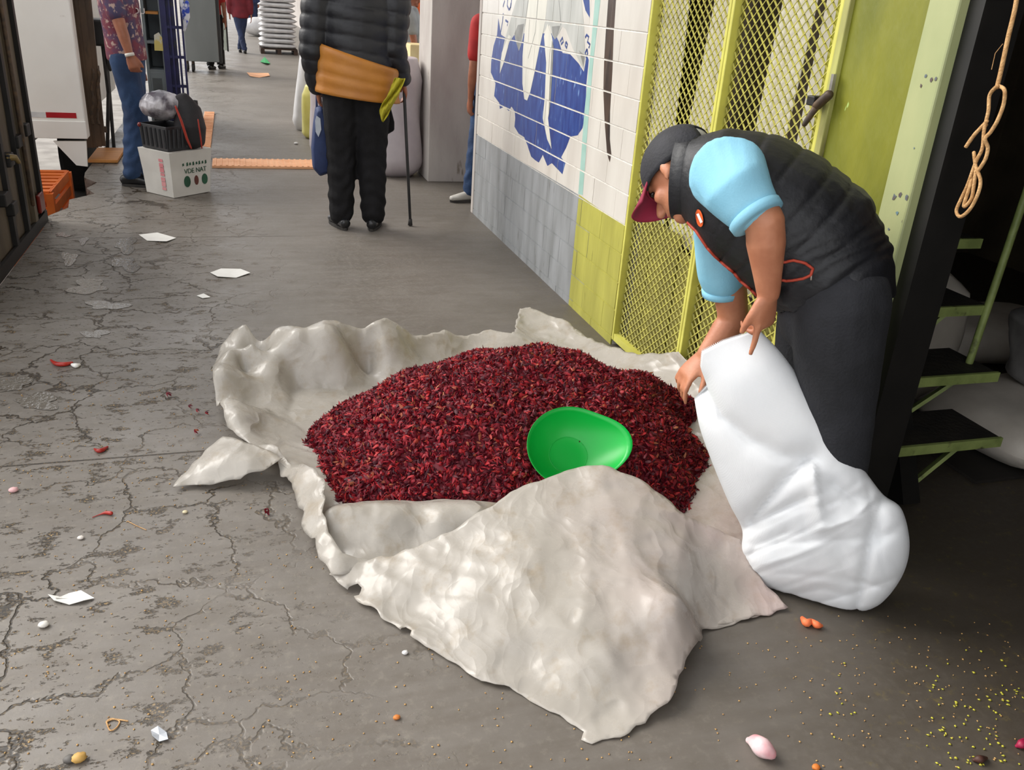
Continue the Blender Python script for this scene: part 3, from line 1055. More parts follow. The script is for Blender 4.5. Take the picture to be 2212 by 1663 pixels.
sheet('front_flap', M_TARP,
      [(790, 1216, .045), (850, 1198, .065), (920, 1172, .095), (1000, 1130, .135), (1070, 1085, .175), (1130, 1046, .205), (1220, 1022, .225), (1300, 1008, .24),
       (1350, 1024, .235), (1400, 1048, .22), (1450, 1086, .19), (1482, 1116, .17), (1540, 1140, .14), (1600, 1165, .11), (1625, 1230, .06), (1702, 1312, .012),
       (1610, 1336, .01), (1518, 1362, .012), (1512, 1386, .05), (1485, 1425, .055), (1455, 1490, .04), (1440, 1520, .025), (1395, 1562, .01), (1340, 1590, .008), (1300, 1592, .008),
       (1278, 1604, .004), (1258, 1596, .004), (1262, 1578, .006), (1180, 1530, .008), (1100, 1484, .008), (1040, 1470, .01), (1000, 1442, .012), (960, 1415, .012), (870, 1366, .012), (800, 1312, .014),
       (745, 1268, .016), (712, 1240, .025), (700, 1205, .04), (740, 1205, .055)],
      [(1000, 1170, .11), (1130, 1090, .185), (1250, 1080, .205), (1330, 1080, .215), (1400, 1100, .20), (900, 1240, .07), (1000, 1230, .095), (1100, 1180, .14), (1200, 1170, .16),
       (1300, 1170, .17), (1400, 1180, .165), (1100, 1280, .10), (1200, 1260, .13), (1300, 1260, .145), (1400, 1260, .15), (1470, 1300, .15), (1440, 1340, .13), (1350, 1330, .125),
       (1480, 1340, .12), (1500, 1375, .08), (1535, 1335, .015), (1545, 1290, .03), (1500, 1230, .10), (1560, 1200, .09), (1450, 1190, .15), (1600, 1300, .015),
       (1200, 1350, .09), (1300, 1400, .085), (1400, 1410, .075), (1250, 1470, .04), (1380, 1480, .035), (1100, 1380, .055), (1000, 1350, .045), (1150, 1440, .02), (900, 1310, .03),
       (820, 1250, .04), (1300, 1540, .01)],
      parent=tarp, res=0.011, am=0.026, k=7.5, seed=12, fine=0.020, holes=[(712, 1222, 9, 12), (765, 1276, 12, 8), (876, 1366, 11, 6)])
sheet('left_corner_flap', M_TARP,
      [(375, 1052, .012), (392, 1030, .02), (430, 990, .045), (482, 944, .075), (540, 960, .085), (590, 980, .085), (612, 992, .08), (570, 1015, .055), (520, 1038, .035), (470, 1046, .02), (420, 1050, .012)],
      [(480, 990, .075), (450, 1020, .045), (540, 1000, .075)], parent=tarp, res=0.011, am=0.006, k=9, seed=21)
sheet('left_rim_fold', M_TARP,
      [(560, 965, .07), (600, 970, .09), (650, 1000, .105), (700, 1034, .12), (704, 1070, .115), (700, 1105, .10), (712, 1150, .085), (740, 1195, .065), (800, 1212, .045), (760, 1240, .03),
       (716, 1242, .03), (690, 1205, .04), (672, 1160, .045), (650, 1140, .04), (655, 1110, .05), (640, 1080, .05), (626, 1040, .05), (600, 1000, .055), (570, 990, .06)],
      [(640, 1030, .09), (665, 1070, .09), (675, 1110, .085), (690, 1160, .075), (720, 1200, .06)], parent=tarp, res=0.011, am=0.006, k=9, seed=31, edge=0.004)

# ---- heap of dried hibiscus
HP = [(1180, 748, .335), (1090, 752, .325), (1000, 768, .30), (1290, 780, .30), (920, 790, .255), (860, 812, .215), (1340, 800, .27), (1400, 812, .235), (790, 850, .15), (725, 888, .09),
      (1490, 868, .16), (655, 990, .012), (700, 1060, .012), (690, 940, .05), (760, 1090, .035), (900, 1090, .05), (1030, 1090, .06), (1150, 1050, .11), (1300, 1030, .14), (1450, 1090, .05), (1516, 1050, .04), (1518, 960, .09),
      (800, 980, .12), (900, 930, .20), (900, 1030, .10), (1050, 900, .26), (1050, 1000, .155), (1200, 860, .295), (1300, 920, .25), (1400, 950, .20), (1450, 900, .20)]
hp3 = [G(*p) for p in HP]
hpts = [p[:2] for p in hp3] + [(0.16, 2.86), (0.34, 3.08), (0.65, 3.22), (1.0, 3.26), (1.3, 3.16), (1.48, 2.9), (1.56, 2.5), (1.5, 2.2), (0.3, 2.25), (0.6, 2.1), (0.9, 2.02), (1.2, 1.98), (1.42, 2.05)]
hz = [p[2] for p in hp3] + [0.0] * 8 + [-0.02] * 5
hf = tps(hpts, hz, 2e-4)
hx, hy = np.meshgrid(np.arange(0.05, 1.62, 0.02), np.arange(1.98, 3.32, 0.02))
HQ = np.stack([hx.ravel(), hy.ravel()], 1)
HZ = hf(HQ) + 0.012 * np.sin(HQ[:, 0] * 23 + np.sin(HQ[:, 1] * 17)) * np.cos(HQ[:, 1] * 21) - 0.012
nx = hx.shape[1]
hm = (HZ > 0.004)


def calyx(seed):
    """one dried calyx: a small cup with five curled pointed sepals"""
    g = np.random.default_rng(seed)
    V = []; F = []
    R0, R1 = 0.0042, 0.0062
    for j in range(5):
        a = j * 2 * math.pi / 5 + g.normal(0, 0.12)
        L = g.uniform(0.013, 0.021); op = g.uniform(-0.15, 0.75); tw = g.normal(0, 0.4)
        w = g.uniform(0.0032, 0.0050)
        rad = np.array([math.cos(a), math.sin(a), 0]); tan = np.array([-math.sin(a), math.cos(a), 0])
        b = len(V)
        p0 = rad * R0 * 0.5
        p1 = rad * R1 + np.array([0, 0, 0.006])
        p2 = p1 + rad * L * 0.45 * math.sin(op) + np.array([0, 0, L * 0.5 * math.cos(op)])
        p3 = p2 + rad * L * 0.5 * math.sin(op + tw) + np.array([0, 0, L * 0.5 * math.cos(op + tw)]) + tan * g.normal(0, 0.003)
        V += [p0 - tan * w * 0.6, p0 + tan * w * 0.6, p1 - tan * w, p1 + tan * w, p1 + rad * 0.0016, p2 - tan * w * 0.7, p2 + tan * w * 0.7, p2 + rad * 0.0015, p3]
        F += [(b, b + 1, b + 4), (b, b + 4, b + 2), (b + 1, b + 3, b + 4), (b + 2, b + 4, b + 7), (b + 2, b + 7, b + 5), (b + 4, b + 3, b + 6), (b + 4, b + 6, b + 7), (b + 5, b + 7, b + 8), (b + 7, b + 6, b + 8)]
    V = np.array(V); V[:, 2] -= 0.010
    return V, np.array(F)


def hibiscus_material():
    m = bpy.data.materials.new('dried_hibiscus')
    m.use_nodes = True
    N, L = m.node_tree.nodes, m.node_tree.links
    b = N['Principled BSDF']
    geo = N.new('ShaderNodeNewGeometry'); oi = N.new('ShaderNodeObjectInfo')
    ad = N.new('ShaderNodeMath'); ad.operation = 'ADD'
    L.new(geo.outputs['Random Per Island'], ad.inputs[0]); L.new(oi.outputs['Random'], ad.inputs[1])
    fr = N.new('ShaderNodeMath'); fr.operation = 'FRACT'; L.new(ad.outputs[0], fr.inputs[0])
    cr = N.new('ShaderNodeValToRGB')
    e = cr.color_ramp.elements
    e[0].position = 0.0; e[0].color = (*srgb(62, 14, 28), 1)
    e[1].position = 1.0; e[1].color = (*srgb(176, 112, 76), 1)
    for p, c in ((0.3, srgb(92, 18, 32)), (0.6, srgb(126, 24, 40)), (0.82, srgb(160, 30, 42)), (0.93, srgb(190, 46, 48)), (0.965, srgb(166, 70, 54))):
        q = e.new(p); q.color = (*c, 1)
    L.new(fr.outputs[0], cr.inputs[0])
    L.new(cr.outputs[0], b.inputs['Base Color'])
    b.inputs['Roughness'].default_value = 0.55
    b.inputs['Specular IOR Level'].default_value = 0.35
    tr = N.new('ShaderNodeBsdfTranslucent'); L.new(cr.outputs[0], tr.inputs['Color'])
    ms = N.new('ShaderNodeMixShader'); ms.inputs['Fac'].default_value = 0.2
    L.new(b.outputs[0], ms.inputs[1]); L.new(tr.outputs[0], ms.inputs[2])
    L.new(ms.outputs[0], N['Material Output'].inputs['Surface'])
    return m


M_HIB = hibiscus_material()
CAL = [calyx(s) for s in range(6)]
NC = 17000
cand = HQ[hm]
ci = rng.integers(0, len(cand), NC)
CP = cand[ci] + rng.uniform(-0.011, 0.011, (NC, 2))
CZ = hf(CP) + 0.012 * np.sin(CP[:, 0] * 23 + np.sin(CP[:, 1] * 17)) * np.cos(CP[:, 1] * 21) - 0.012
CZ = np.maximum(CZ, 0.003) + rng.uniform(-0.004, 0.009, NC)


def rand_rot(g, n):
    q = g.normal(size=(n, 4)); q /= np.linalg.norm(q, axis=1)[:, None]
    w, x, y, z = q.T
    return np.stack([np.stack([1 - 2 * (y * y + z * z), 2 * (x * y - z * w), 2 * (x * z + y * w)], -1),
                     np.stack([2 * (x * y + z * w), 1 - 2 * (x * x + z * z), 2 * (y * z - x * w)], -1),
                     np.stack([2 * (x * z - y * w), 2 * (y * z + x * w), 1 - 2 * (x * x + y * y)], -1)], 1)


RR = rand_rot(rng, NC)
SS = rng.uniform(0.75, 1.3, NC)
# those nearest to the viewer and in view become single calyces
du, dv = proj(np.column_stack([CP, CZ]))
near = np.argsort(np.where((du > 640) & (du < 1530) & (dv < 1105) & (CZ > 0.05), np.linalg.norm(np.column_stack([CP, CZ]) - CAM, axis=1), 99))
vis = []
for i in near[:2600]:
    if dv[i] < 1100 and (CP[i, 0] < 0.95 or dv[i] < 1000) and du[i] < 1500:
        vis.append(i)
single = set(rng.permutation(vis)[:300].tolist())
AV = []; AF = []; base = 0
# the body of the heap
idx = -np.ones(len(HQ), int)
keepv = np.zeros(hx.shape, bool); hm2 = hm.reshape(hx.shape)
keepv = hm2.copy(); keepv[1:] |= hm2[:-1]; keepv[:-1] |= hm2[1:]; keepv[:, 1:] |= hm2[:, :-1]; keepv[:, :-1] |= hm2[:, 1:]
kv = np.where(keepv.ravel())[0]; idx[kv] = np.arange(len(kv))
BV = np.column_stack([HQ[kv], np.maximum(HZ[kv], 0.002)])
BFc = []
for j in range(hx.shape[0] - 1):
    for i in range(nx - 1):
        q = [j * nx + i, j * nx + i + 1, (j + 1) * nx + i + 1, (j + 1) * nx + i]
        if all(idx[a] >= 0 for a in q):
            BFc.append((idx[q[0]], idx[q[1]], idx[q[2]])); BFc.append((idx[q[0]], idx[q[2]], idx[q[3]]))
AV.append(BV); AF.append(np.array(BFc)); base = len(BV)
rest = np.array([i for i in range(NC) if i not in single])
for s in range(6):
    sel = rest[rest % 6 == s]
    v, f_ = CAL[s]
    P = np.einsum('nij,kj->nki', RR[sel], v) * SS[sel][:, None, None] + np.column_stack([CP[sel], CZ[sel]])[:, None]
    P[..., 2] = np.maximum(P[..., 2], 0.002)
    AV.append(P.reshape(-1, 3))
    AF.append((f_[None] + (base + np.arange(len(sel)) * len(v))[:, None, None]).reshape(-1, 3))
    base += len(sel) * len(v)
AV = np.concatenate(AV); AF = np.concatenate(AF)


def fast_mesh(name, V, F):
    me = bpy.data.meshes.new(name)
    me.vertices.add(len(V)); me.vertices.foreach_set('co', np.asarray(V, np.float32).ravel())
    me.loops.add(len(F) * 3); me.loops.foreach_set('vertex_index', np.asarray(F, np.int32).ravel())
    me.polygons.add(len(F)); me.polygons.foreach_set('loop_start', np.arange(0, len(F) * 3, 3, dtype=np.int32))
    me.polygons.foreach_set('loop_total', np.full(len(F), 3, np.int32))
    me.update(calc_edges=True); me.validate()
    return me


tag(link('dried_hibiscus_heap', fast_mesh('dried_hibiscus_heap', AV, AF), M_HIB),
    'large heap of dark red dried hibiscus calyces on the plastic sheet', 'dried flowers', kind='stuff')
calm = []
for s in range(6):
    me = fast_mesh('hibiscus_calyx', *CAL[s]); me.materials.append(M_HIB); calm.append(me)
for i in sorted(single):
    o = bpy.data.objects.new('hibiscus_calyx', calm[i % 6]); COL.objects.link(o)
    o.matrix_world = Matrix.Translation(Vector((*CP[i], CZ[i] + 0.003))) @ Matrix([list(r) for r in RR[i]]).to_4x4() @ Matrix.Scale(SS[i], 4)
    tag(o, 'dried dark red hibiscus calyx on the surface of the heap', 'dried flower', 'dried hibiscus calyces on the heap')

# ---- green scoop
M_GREEN = mat('green_plastic', srgb(10, 186, 70), srgb(8, 176, 64), 0.35, 3, trans=0.12)
sc = thing('plastic_scoop', 'bright green plastic scoop dish with a pouring lip lying on the red heap', 'scoop', at(1225, 985, 2.32))
_r = ray(1232, 972)
_t = min(np.linspace(0.5, 3.2, 600), key=lambda q: abs((CAM + _r * (q / FOC))[2] - float(hf([(CAM + _r * (q / FOC))[:2]])[0])))
cz_ = CAM + _r * (_t / FOC) - nrm(_r) * 0.082
ex_ = nrm(nrm(EX) * 0.97 + EY * -0.02 + EZ * 0.0)
nz_ = nrm(np.array([0, 0, 1.0]) * 0.50 - EZ * 0.80 + EX * 0.06)
ex_ = nrm(ex_ - nz_ * (ex_ @ nz_)); ey_ = np.cross(nz_, ex_)


def scoop_pts(nth=72, prof=((0.0, 0), (0.035, 0), (0.058, 0.0), (0.066, 0.003), (0.090, 0.018), (0.113, 0.040), (0.131, 0.063), (0.140, 0.082)), d=0.0):
    R = []
    for r0, z in prof:
        row = []
        f = max(0.0, (r0 - 0.06) / 0.080)
        for j in range(nth):
            th = 2 * math.pi * j / nth
            c = math.cos(th)
            sp = max(0, math.cos(th - 0.1)) ** 6
            r = r0 + f * (0.050 * sp - 0.006 * math.sin(th) ** 2) - d * f * 0.3
            zz = z + d * (1 - 0.4 * f) + f * 0.012 * sp - f * 0.018 * sp * 0
            row.append(cz_ + ex_ * r * c + ey_ * r * math.sin(th) + nz_ * (zz - 0.05))
        R.append(row)
    return R


R_in = scoop_pts(d=0.003); R_out = scoop_pts()
n = 72
V = [p for r in R_out[1:] for p in r] + [p for r in reversed(R_in[1:]) for p in r]
F = []
k = (len(R_out) - 1) * 2
for i in range(k - 1):
    for j in range(n):
        F.append((i * n + j, i * n + (j + 1) % n, (i + 1) * n + (j + 1) % n, (i + 1) * n + j))
F.append(tuple(range(n - 1, -1, -1))); F.append(tuple((k - 1) * n + j for j in range(n)))
mb = MB(); mb.add(V, F); mb.obj('dish', M_GREEN, sc, smooth=True)
ringp = [cz_ + ex_ * 0.061 * math.cos(a) + ey_ * 0.061 * math.sin(a) + nz_ * (-0.0465) for a in np.linspace(0, 2 * math.pi, 41)]
mb = MB(); mb.tube(ringp, 0.0016, 6); mb.obj('foot_ring', M_GREEN, sc, smooth=True)


# ================================================================== WOVEN SACK HELD BY THE MAN
def woven(name, c1, c2, trans=0.25):
    m = mat(name, c1, c2, 0.42, 5, trans=trans)
    N, L = m.node_tree.nodes, m.node_tree.links
    b = N['Principled BSDF']
    geo = N.new('ShaderNodeNewGeometry')
    w1 = N.new('ShaderNodeTexWave'); w1.inputs['Scale'].default_value = 110; w1.bands_direction = 'X'
    w2 = N.new('ShaderNodeTexWave'); w2.inputs['Scale'].default_value = 110; w2.bands_direction = 'Z'
    L.new(geo.outputs['Position'], w1.inputs['Vector']); L.new(geo.outputs['Position'], w2.inputs['Vector'])
    ad = N.new('ShaderNodeMath'); ad.operation = 'ADD'; L.new(w1.outputs['Fac'], ad.inputs[0]); L.new(w2.outputs['Fac'], ad.inputs[1])
    bp = N.new('ShaderNodeBump'); bp.inputs['Strength'].default_value = 0.12; bp.inputs['Distance'].default_value = 0.002
    L.new(ad.outputs[0], bp.inputs['Height']); L.new(bp.outputs[0], b.inputs['Normal'])
    return m


M_WHITE_SACK = woven('white_woven_plastic', srgb(246, 247, 248), srgb(240, 242, 244))


def polyline_dist(u, v, pts):
    best = np.full(u.shape, 1e9)
    for (x0, y0), (x1, y1) in zip(pts[:-1], pts[1:]):
        dx_, dy_ = x1 - x0, y1 - y0
        t = np.clip(((u - x0) * dx_ + (v - y0) * dy_) / (dx_ * dx_ + dy_ * dy_), 0, 1)
        best = np.minimum(best, np.hypot(u - x0 - t * dx_, v - y0 - t * dy_))
    return best


sk = thing('woven_sack', 'empty white woven plastic sack held open over the sheet by the bending man', 'sack', az(1800, 1200, 2.25, 0))
LRr = [  # left px, right px, horizontal distance of the mid line, half depth
    ((1500, 862), (1640, 712), 2.23, .050), ((1512, 925), (1692, 768), 2.22, .075), ((1540, 1003), (1752, 852), 2.22, .085),
    ((1575, 1087), (1818, 948), 2.22, .090), ((1603, 1145), (1872, 1022), 2.23, .095), ((1598, 1200), (1908, 1068), 2.24, .10),
    ((1596, 1245), (1948, 1100), 2.25, .105), ((1640, 1285), (1965, 1175), 2.25, .10), ((1710, 1308), (1950, 1242), 2.25, .08),
    ((1780, 1320), (1905, 1302), 2.24, .05), ((1832, 1326), (1852, 1326), 2.23, .012)]
nr, nc = 110, 120
tt = np.linspace(0, len(LRr) - 1, nr)


def interp(ts, ys):
    ys = np.array(ys, float); n_ = len(ys)
    i = np.clip(np.floor(ts).astype(int), 0, n_ - 2); f_ = ts - i
    a = ys[np.clip(i - 1, 0, n_ - 1)]; b = ys[i]; c = ys[i + 1]; d = ys[np.clip(i + 2, 0, n_ - 1)]
    return b + 0.5 * f_ * (c - a + f_ * (2 * a - 5 * b + 4 * c - d + f_ * (3 * (b - c) + d - a)))


lx = interp(tt, [q[0][0] for q in LRr]); ly = interp(tt, [q[0][1] for q in LRr])
rx = interp(tt, [q[1][0] for q in LRr]); ry = interp(tt, [q[1][1] for q in LRr])
rr_ = interp(tt, [q[2] for q in LRr]); dd_ = interp(tt, [q[3] for q in LRr])
SV = np.zeros((nr, nc, 3))
for i in range(nr):
    for j in range(nc):
        ph = 2 * math.pi * j / nc
        c_, s_ = math.cos(ph), math.sin(ph)
        cc = math.copysign(abs(c_) ** 0.8, c_)
        u = (lx[i] + rx[i]) / 2 - (lx[i] - rx[i]) / 2 * cc
        v = (ly[i] + ry[i]) / 2 - (ly[i] - ry[i]) / 2 * cc
        if i < 22 and s_ <= 0:     # the upper panel stands out beyond the lower lip at the mouth
            k_ = (1 - i / 22) ** 1.4
            mu = np.interp(cc, [-1, -.72, -.55, -.35, .2, 1], [1500, 1534, 1513, 1516, 1562, 1640])
            mv = np.interp(cc, [-1, -.72, -.55, -.35, .2, 1], [864, 842, 796, 760, 737, 712])
            u += (mu - ((lx[0] + rx[0]) / 2 - (lx[0] - rx[0]) / 2 * cc)) * k_
            v += (mv - ((ly[0] + ry[0]) / 2 - (ly[0] - ry[0]) / 2 * cc)) * k_
        SV[i, j] = at(u, v, rr_[i] + dd_[i] * s_)
P = SV.reshape(-1, 3)
u, v = proj(P)
front = np.tile(np.sin(2 * np.pi * np.arange(nc) / nc) < 0.15, nr)
off = np.zeros(len(P))
for pts, a, w in [([(1520, 830), (1560, 900), (1620, 950), (1690, 985), (1750, 990)], 0.034, 20), ([(1750, 985), (1690, 1040), (1620, 1125)], 0.040, 13),
                  ([(1752, 985), (1762, 1060), (1775, 1145)], -0.028, 9), ([(1740, 1075), (1680, 1105), (1610, 1140)], 0.024, 10),
                  ([(1885, 1150), (1870, 1220), (1850, 1320)], 0.026, 10), ([(1905, 1070), (1890, 1140)], 0.022, 18), ([(1775, 1145), (1810, 1180), (1830, 1260)], 0.014, 14),
                  ([(1610, 1230), (1630, 1180), (1700, 1150)], 0.016, 20), ([(1800, 1045), (1850, 1080), (1905, 1072)], 0.018, 16),
                  ([(1790, 1140), (1850, 1120), (1900, 1060)], -0.014, 16), ([(1640, 1220), (1720, 1200), (1790, 1170)], -0.014, 22), ([(1690, 1290), (1780, 1270), (1840, 1290)], 0.012, 18)]:
    off += a * np.exp(-polyline_dist(u, v, pts) / w)
away = P - CAM; away /= np.linalg.norm(away, axis=1)[:, None]
P = P + away * (off * front)[:, None]
uv2 = np.column_stack([u / 800, v / 800])
P = P + away * ((crease(uv2, 22, 0.040, 6, 4, 4.0) - 0.004) * np.clip((tt.repeat(nc) - 2.5) / 3, 0.1, 1))[:, None]
P[:, 2] = np.maximum(P[:, 2], 0.012)
F = []
for i in range(nr - 1):
    for j in range(nc):
        F.append((i * nc + j, i * nc + (j + 1) % nc, (i + 1) * nc + (j + 1) % nc, (i + 1) * nc + j))
F.append(tuple((nr - 1) * nc + j for j in range(nc)))
mb = MB(); mb.add(P, F)
so = mb.obj('sack_body', M_WHITE_SACK, sk, smooth=True)
q = so.modifiers.new('t', 'SOLIDIFY'); q.thickness = 0.0015; q.offset = -1
# serrated rim
rim = P[:nc]
mb = MB()
for j in range(nc):
    for h_ in range(2):
        a = rim[j] * (1 - h_ / 2) + rim[(j + 1) % nc] * h_ / 2
        b = rim[j] * (0.5 - h_ / 2) + rim[(j + 1) % nc] * (0.5 + h_ / 2)
        up_ = nrm(P[j] - P[nc * 3 + j]) * 0.006
        mb.add([a, b, (a + b) / 2 + up_], [(0, 1, 2)])
o = mb.obj('serrated_rim', M_WHITE_SACK, sk); o['kind'] = 'stuff'
# ================================================================== PEOPLE
M_SKIN = mat('tan_skin', srgb(186, 124, 92), srgb(170, 108, 78), 0.5, 18, 0.08, 160)
M_SKIN2 = mat('brown_skin', srgb(160, 100, 74), srgb(144, 88, 64), 0.5, 18)
M_BLACKCLOTH = mat('black_cloth', srgb(21, 20, 21), srgb(29, 28, 30), 0.85, 14, 0.25, 120, spec=0.25)
M_VEST = mat('black_quilted_nylon', srgb(15, 16, 20), srgb(22, 23, 28), 0.55, 10, 0.2, 60)
M_POLO = mat('sky_blue_pique', srgb(140, 196, 218), srgb(128, 186, 210), 0.8, 9, 0.1, 200)
M_RED_TRIM = mat('red_orange_trim', srgb(178, 62, 36), srgb(150, 48, 30), 0.6, 20)
M_MAROON = mat('maroon_twill', srgb(150, 30, 62), srgb(128, 24, 52), 0.7, 20)
M_CAP = mat('black_cap_cloth', srgb(24, 24, 29), srgb(35, 35, 41), 0.75, 16, 0.2, 140)
M_GREYHAIR = mat('grey_hair', srgb(172, 168, 164), srgb(110, 106, 104), 0.6, 60, 0.6, 120)
M_DARKHAIR = mat('dark_hair', srgb(34, 28, 26), srgb(22, 18, 16), 0.5, 60, 0.5, 120)
M_EYE = mat('eye_dark', srgb(40, 26, 20), srgb(30, 20, 16), 0.2)
M_SHOE = mat('black_leather', srgb(24, 24, 26), srgb(34, 34, 36), 0.32, 14)
M_SOLE = mat('rubber_sole', srgb(44, 42, 40), srgb(58, 54, 50), 0.8)


def head_parts(mb, c, f, l, up, s=1.0):
    """skull, face, nose, ears; M rows = forward, left, up"""
    M = np.array([f, l, up])
    c = np.array(c)
    L_ = lambda a, b, d: c + s * (a * f + b * l + d * up)
    mb.ell(L_(-0.006, 0, 0.022), (0.098 * s, 0.077 * s, 0.098 * s), M, 20, 12)
    mb.ell(L_(0.022, 0, -0.045), (0.070 * s, 0.060 * s, 0.068 * s), M, 16, 10)
    mb.ell(L_(0.060, 0, -0.092), (0.025 * s, 0.027 * s, 0.020 * s), M, 12, 8)      # chin
    mb.tube([L_(0.086, 0, 0.012), L_(0.104, 0, -0.018), L_(0.110, 0, -0.032)], [0.009 * s, 0.012 * s, 0.014 * s], 10)   # nose
    mb.ell(L_(0.082, 0, -0.064), (0.016 * s, 0.024 * s, 0.008 * s), M, 10, 6)      # lips
    mb.ell(L_(0.083, 0, 0.026), (0.014 * s, 0.052 * s, 0.012 * s), M, 12, 6)       # brow
    for sg in (1, -1):
        mb.ell(L_(0.060, sg * 0.044, -0.028), (0.026 * s, 0.018 * s, 0.022 * s), M, 10, 6)   # cheek
        mb.ell(L_(-0.006, sg * 0.080, -0.006), (0.017 * s, 0.010 * s, 0.031 * s), np.array([nrm(f + 0.3 * l * sg), nrm(l - 0.3 * f * sg), up]), 12, 8)
        mb.ell(L_(0.004, sg * 0.080, -0.030), (0.009 * s, 0.007 * s, 0.012 * s), M, 8, 6)


def hand_parts(mb, w, d, nrm_, thumb, s=1.0, curl=(0.3, 0.35, 0.4, 0.45), spread=0.10, tang=0.7):
    """palm and five fingers. d: direction of the hand, nrm_: back-of-hand normal, thumb: side of the thumb"""
    w = np.array(w, float); d = nrm(d); nn = nrm(nrm_ - d * (nrm_ @ d)); t = nrm(np.cross(d, nn))
    if t @ np.array(thumb) < 0:
        t = -t
    L_ = lambda a, b, c_: w + s * (a * d + b * t + c_ * nn)
    mb.loft([L_(0.0, 0, 0), L_(0.03, 0, 0), L_(0.065, 0, 0), L_(0.088, 0, 0)], [0.027 * s, 0.037 * s, 0.042 * s, 0.040 * s],
            [0.021 * s, 0.017 * s, 0.015 * s, 0.012 * s], t, 14)
    lens = (0.072, 0.080, 0.074, 0.058)
    for k, (off_, ln) in enumerate(zip((0.030, 0.010, -0.011, -0.030), lens)):
        a = curl[k]; sp = spread * (1.5 - k) / 1.5
        p = L_(0.086, off_, 0.0)
        dirv = nrm(d + t * sp)
        pts = [L_(0.06, off_ * 0.9, 0), p]; ang = 0
        for seg, fr in enumerate((0.46, 0.31, 0.25)):
            ang += a * (1.0, 1.25, 0.9)[seg]
            v_ = dirv * math.cos(ang) - nn * math.sin(ang)
            p = p + v_ * ln * fr * s
            pts.append(p)
        mb.tube(pts, [0.0095 * s, 0.0098 * s, 0.0088 * s, 0.0080 * s, 0.0068 * s], 10)
    # thumb leaves the side of the palm near its base
    p0 = L_(0.022, 0.026, -0.004); v1 = nrm(d * math.cos(tang) + t * math.sin(tang) - nn * 0.25)
    p1 = p0 + v1 * 0.034 * s; v2 = nrm(d * 0.95 + t * math.sin(tang) * 0.55 - nn * 0.35)
    p2 = p1 + v2 * 0.030 * s; p3 = p2 + nrm(v2 + d * 0.3) * 0.022 * s
    mb.tube([L_(0.012, 0.012, 0), p0, p1, p2, p3], [0.014 * s, 0.0145 * s, 0.0118 * s, 0.0108 * s, 0.0085 * s], 10)
    return nn, t


def shoe(parent, ankle, toe_dir, s=1.0, m=None, z0=0.0):
    a = np.array(ankle, float); d = nrm([toe_dir[0], toe_dir[1], 0]); lt = np.array([-d[1], d[0], 0])
    b = np.array([a[0], a[1], z0])
    mb = MB()
    cs = [b - d * 0.070 * s + np.array([0, 0, .046]), b - d * 0.03 * s + np.array([0, 0, .052]), b + d * 0.05 * s + np.array([0, 0, .045]), b + d * 0.12 * s + np.array([0, 0, .036]), b + d * 0.175 * s + np.array([0, 0, .030])]
    mb.loft(cs, [.033 * s, .037 * s, .040 * s, .045 * s, .033 * s], [.036, .042, .036, .027, .020], lt, 16)
    mb.tube([b + np.array([0, 0, .05]), b + np.array([0, 0, .105])], [.040 * s, .042 * s], 12)
    o = blob(mb, 'shoe', m or M_SHOE, parent, 0.009, 2)
    ms = MB()
    Rg = []
    for zz in (0.001, 0.020):
        ring = []
        for q in np.linspace(0, 2 * math.pi, 22, endpoint=False):
            x = math.cos(q); y = math.sin(q)
            wdt = 0.041 + 0.008 * x
            ring.append(b + d * (0.052 + 0.135 * x) * s + lt * wdt * y * s + np.array([0, 0, zz]))
        Rg.append(ring)
    ms.rings(Rg); so_ = ms.obj('sole', M_SOLE, o)
    return o


def eyes(parent, c, f, l, up, s=1.0):
    for sg in (1, -1):
        mb = MB(); mb.ell(np.array(c) + s * (0.084 * f + sg * 0.031 * l + 0.006 * up), (0.010 * s, 0.013 * s, 0.007 * s), np.array([f, l, up]), 10, 6)
        mb.obj('eye', M_EYE, parent, smooth=True)


def hair_cap(parent, c, f, l, up, m, s=1.0, low=-0.02):
    mb = MB(); V = []; Fh = []
    nu, nv = 28, 10
    c = np.array(c)
    for i in range(nv + 1):
        for j in range(nu):
            q = 2 * math.pi * j / nu
            fr = math.cos(q)
            th1 = 1.15 + 0.75 * (1 - fr) / 2 * 1.3
            th = th1 * i / nv
            rr = np.array([0.104 * math.sin(th) * fr, 0.083 * math.sin(th) * math.sin(q), 0.106 * math.cos(th)])
            V.append(c + s * (-0.006 * f + 0.022 * up + rr[0] * f + rr[1] * l + rr[2] * up))
    for i in range(nv):
        for j in range(nu):
            k_ = (j + 1) % nu
            Fh.append((i * nu + j, i * nu + k_, (i + 1) * nu + k_, (i + 1) * nu + j))
    mb.add(V, Fh); o = mb.obj('hair', m, parent, smooth=True)
    q = o.modifiers.new('t', 'SOLIDIFY'); q.thickness = 0.006
    return o


# ---------------------------------------------------------------- the bending man
man = thing('person', 'man bending over the red heap in black quilted vest, sky blue polo and black cap', 'person', az(1800, 1180, 2.33, 0))
towards = -nrm([*at(1700, 500, 2.3)[:2], 0])       # his left side faces the camera
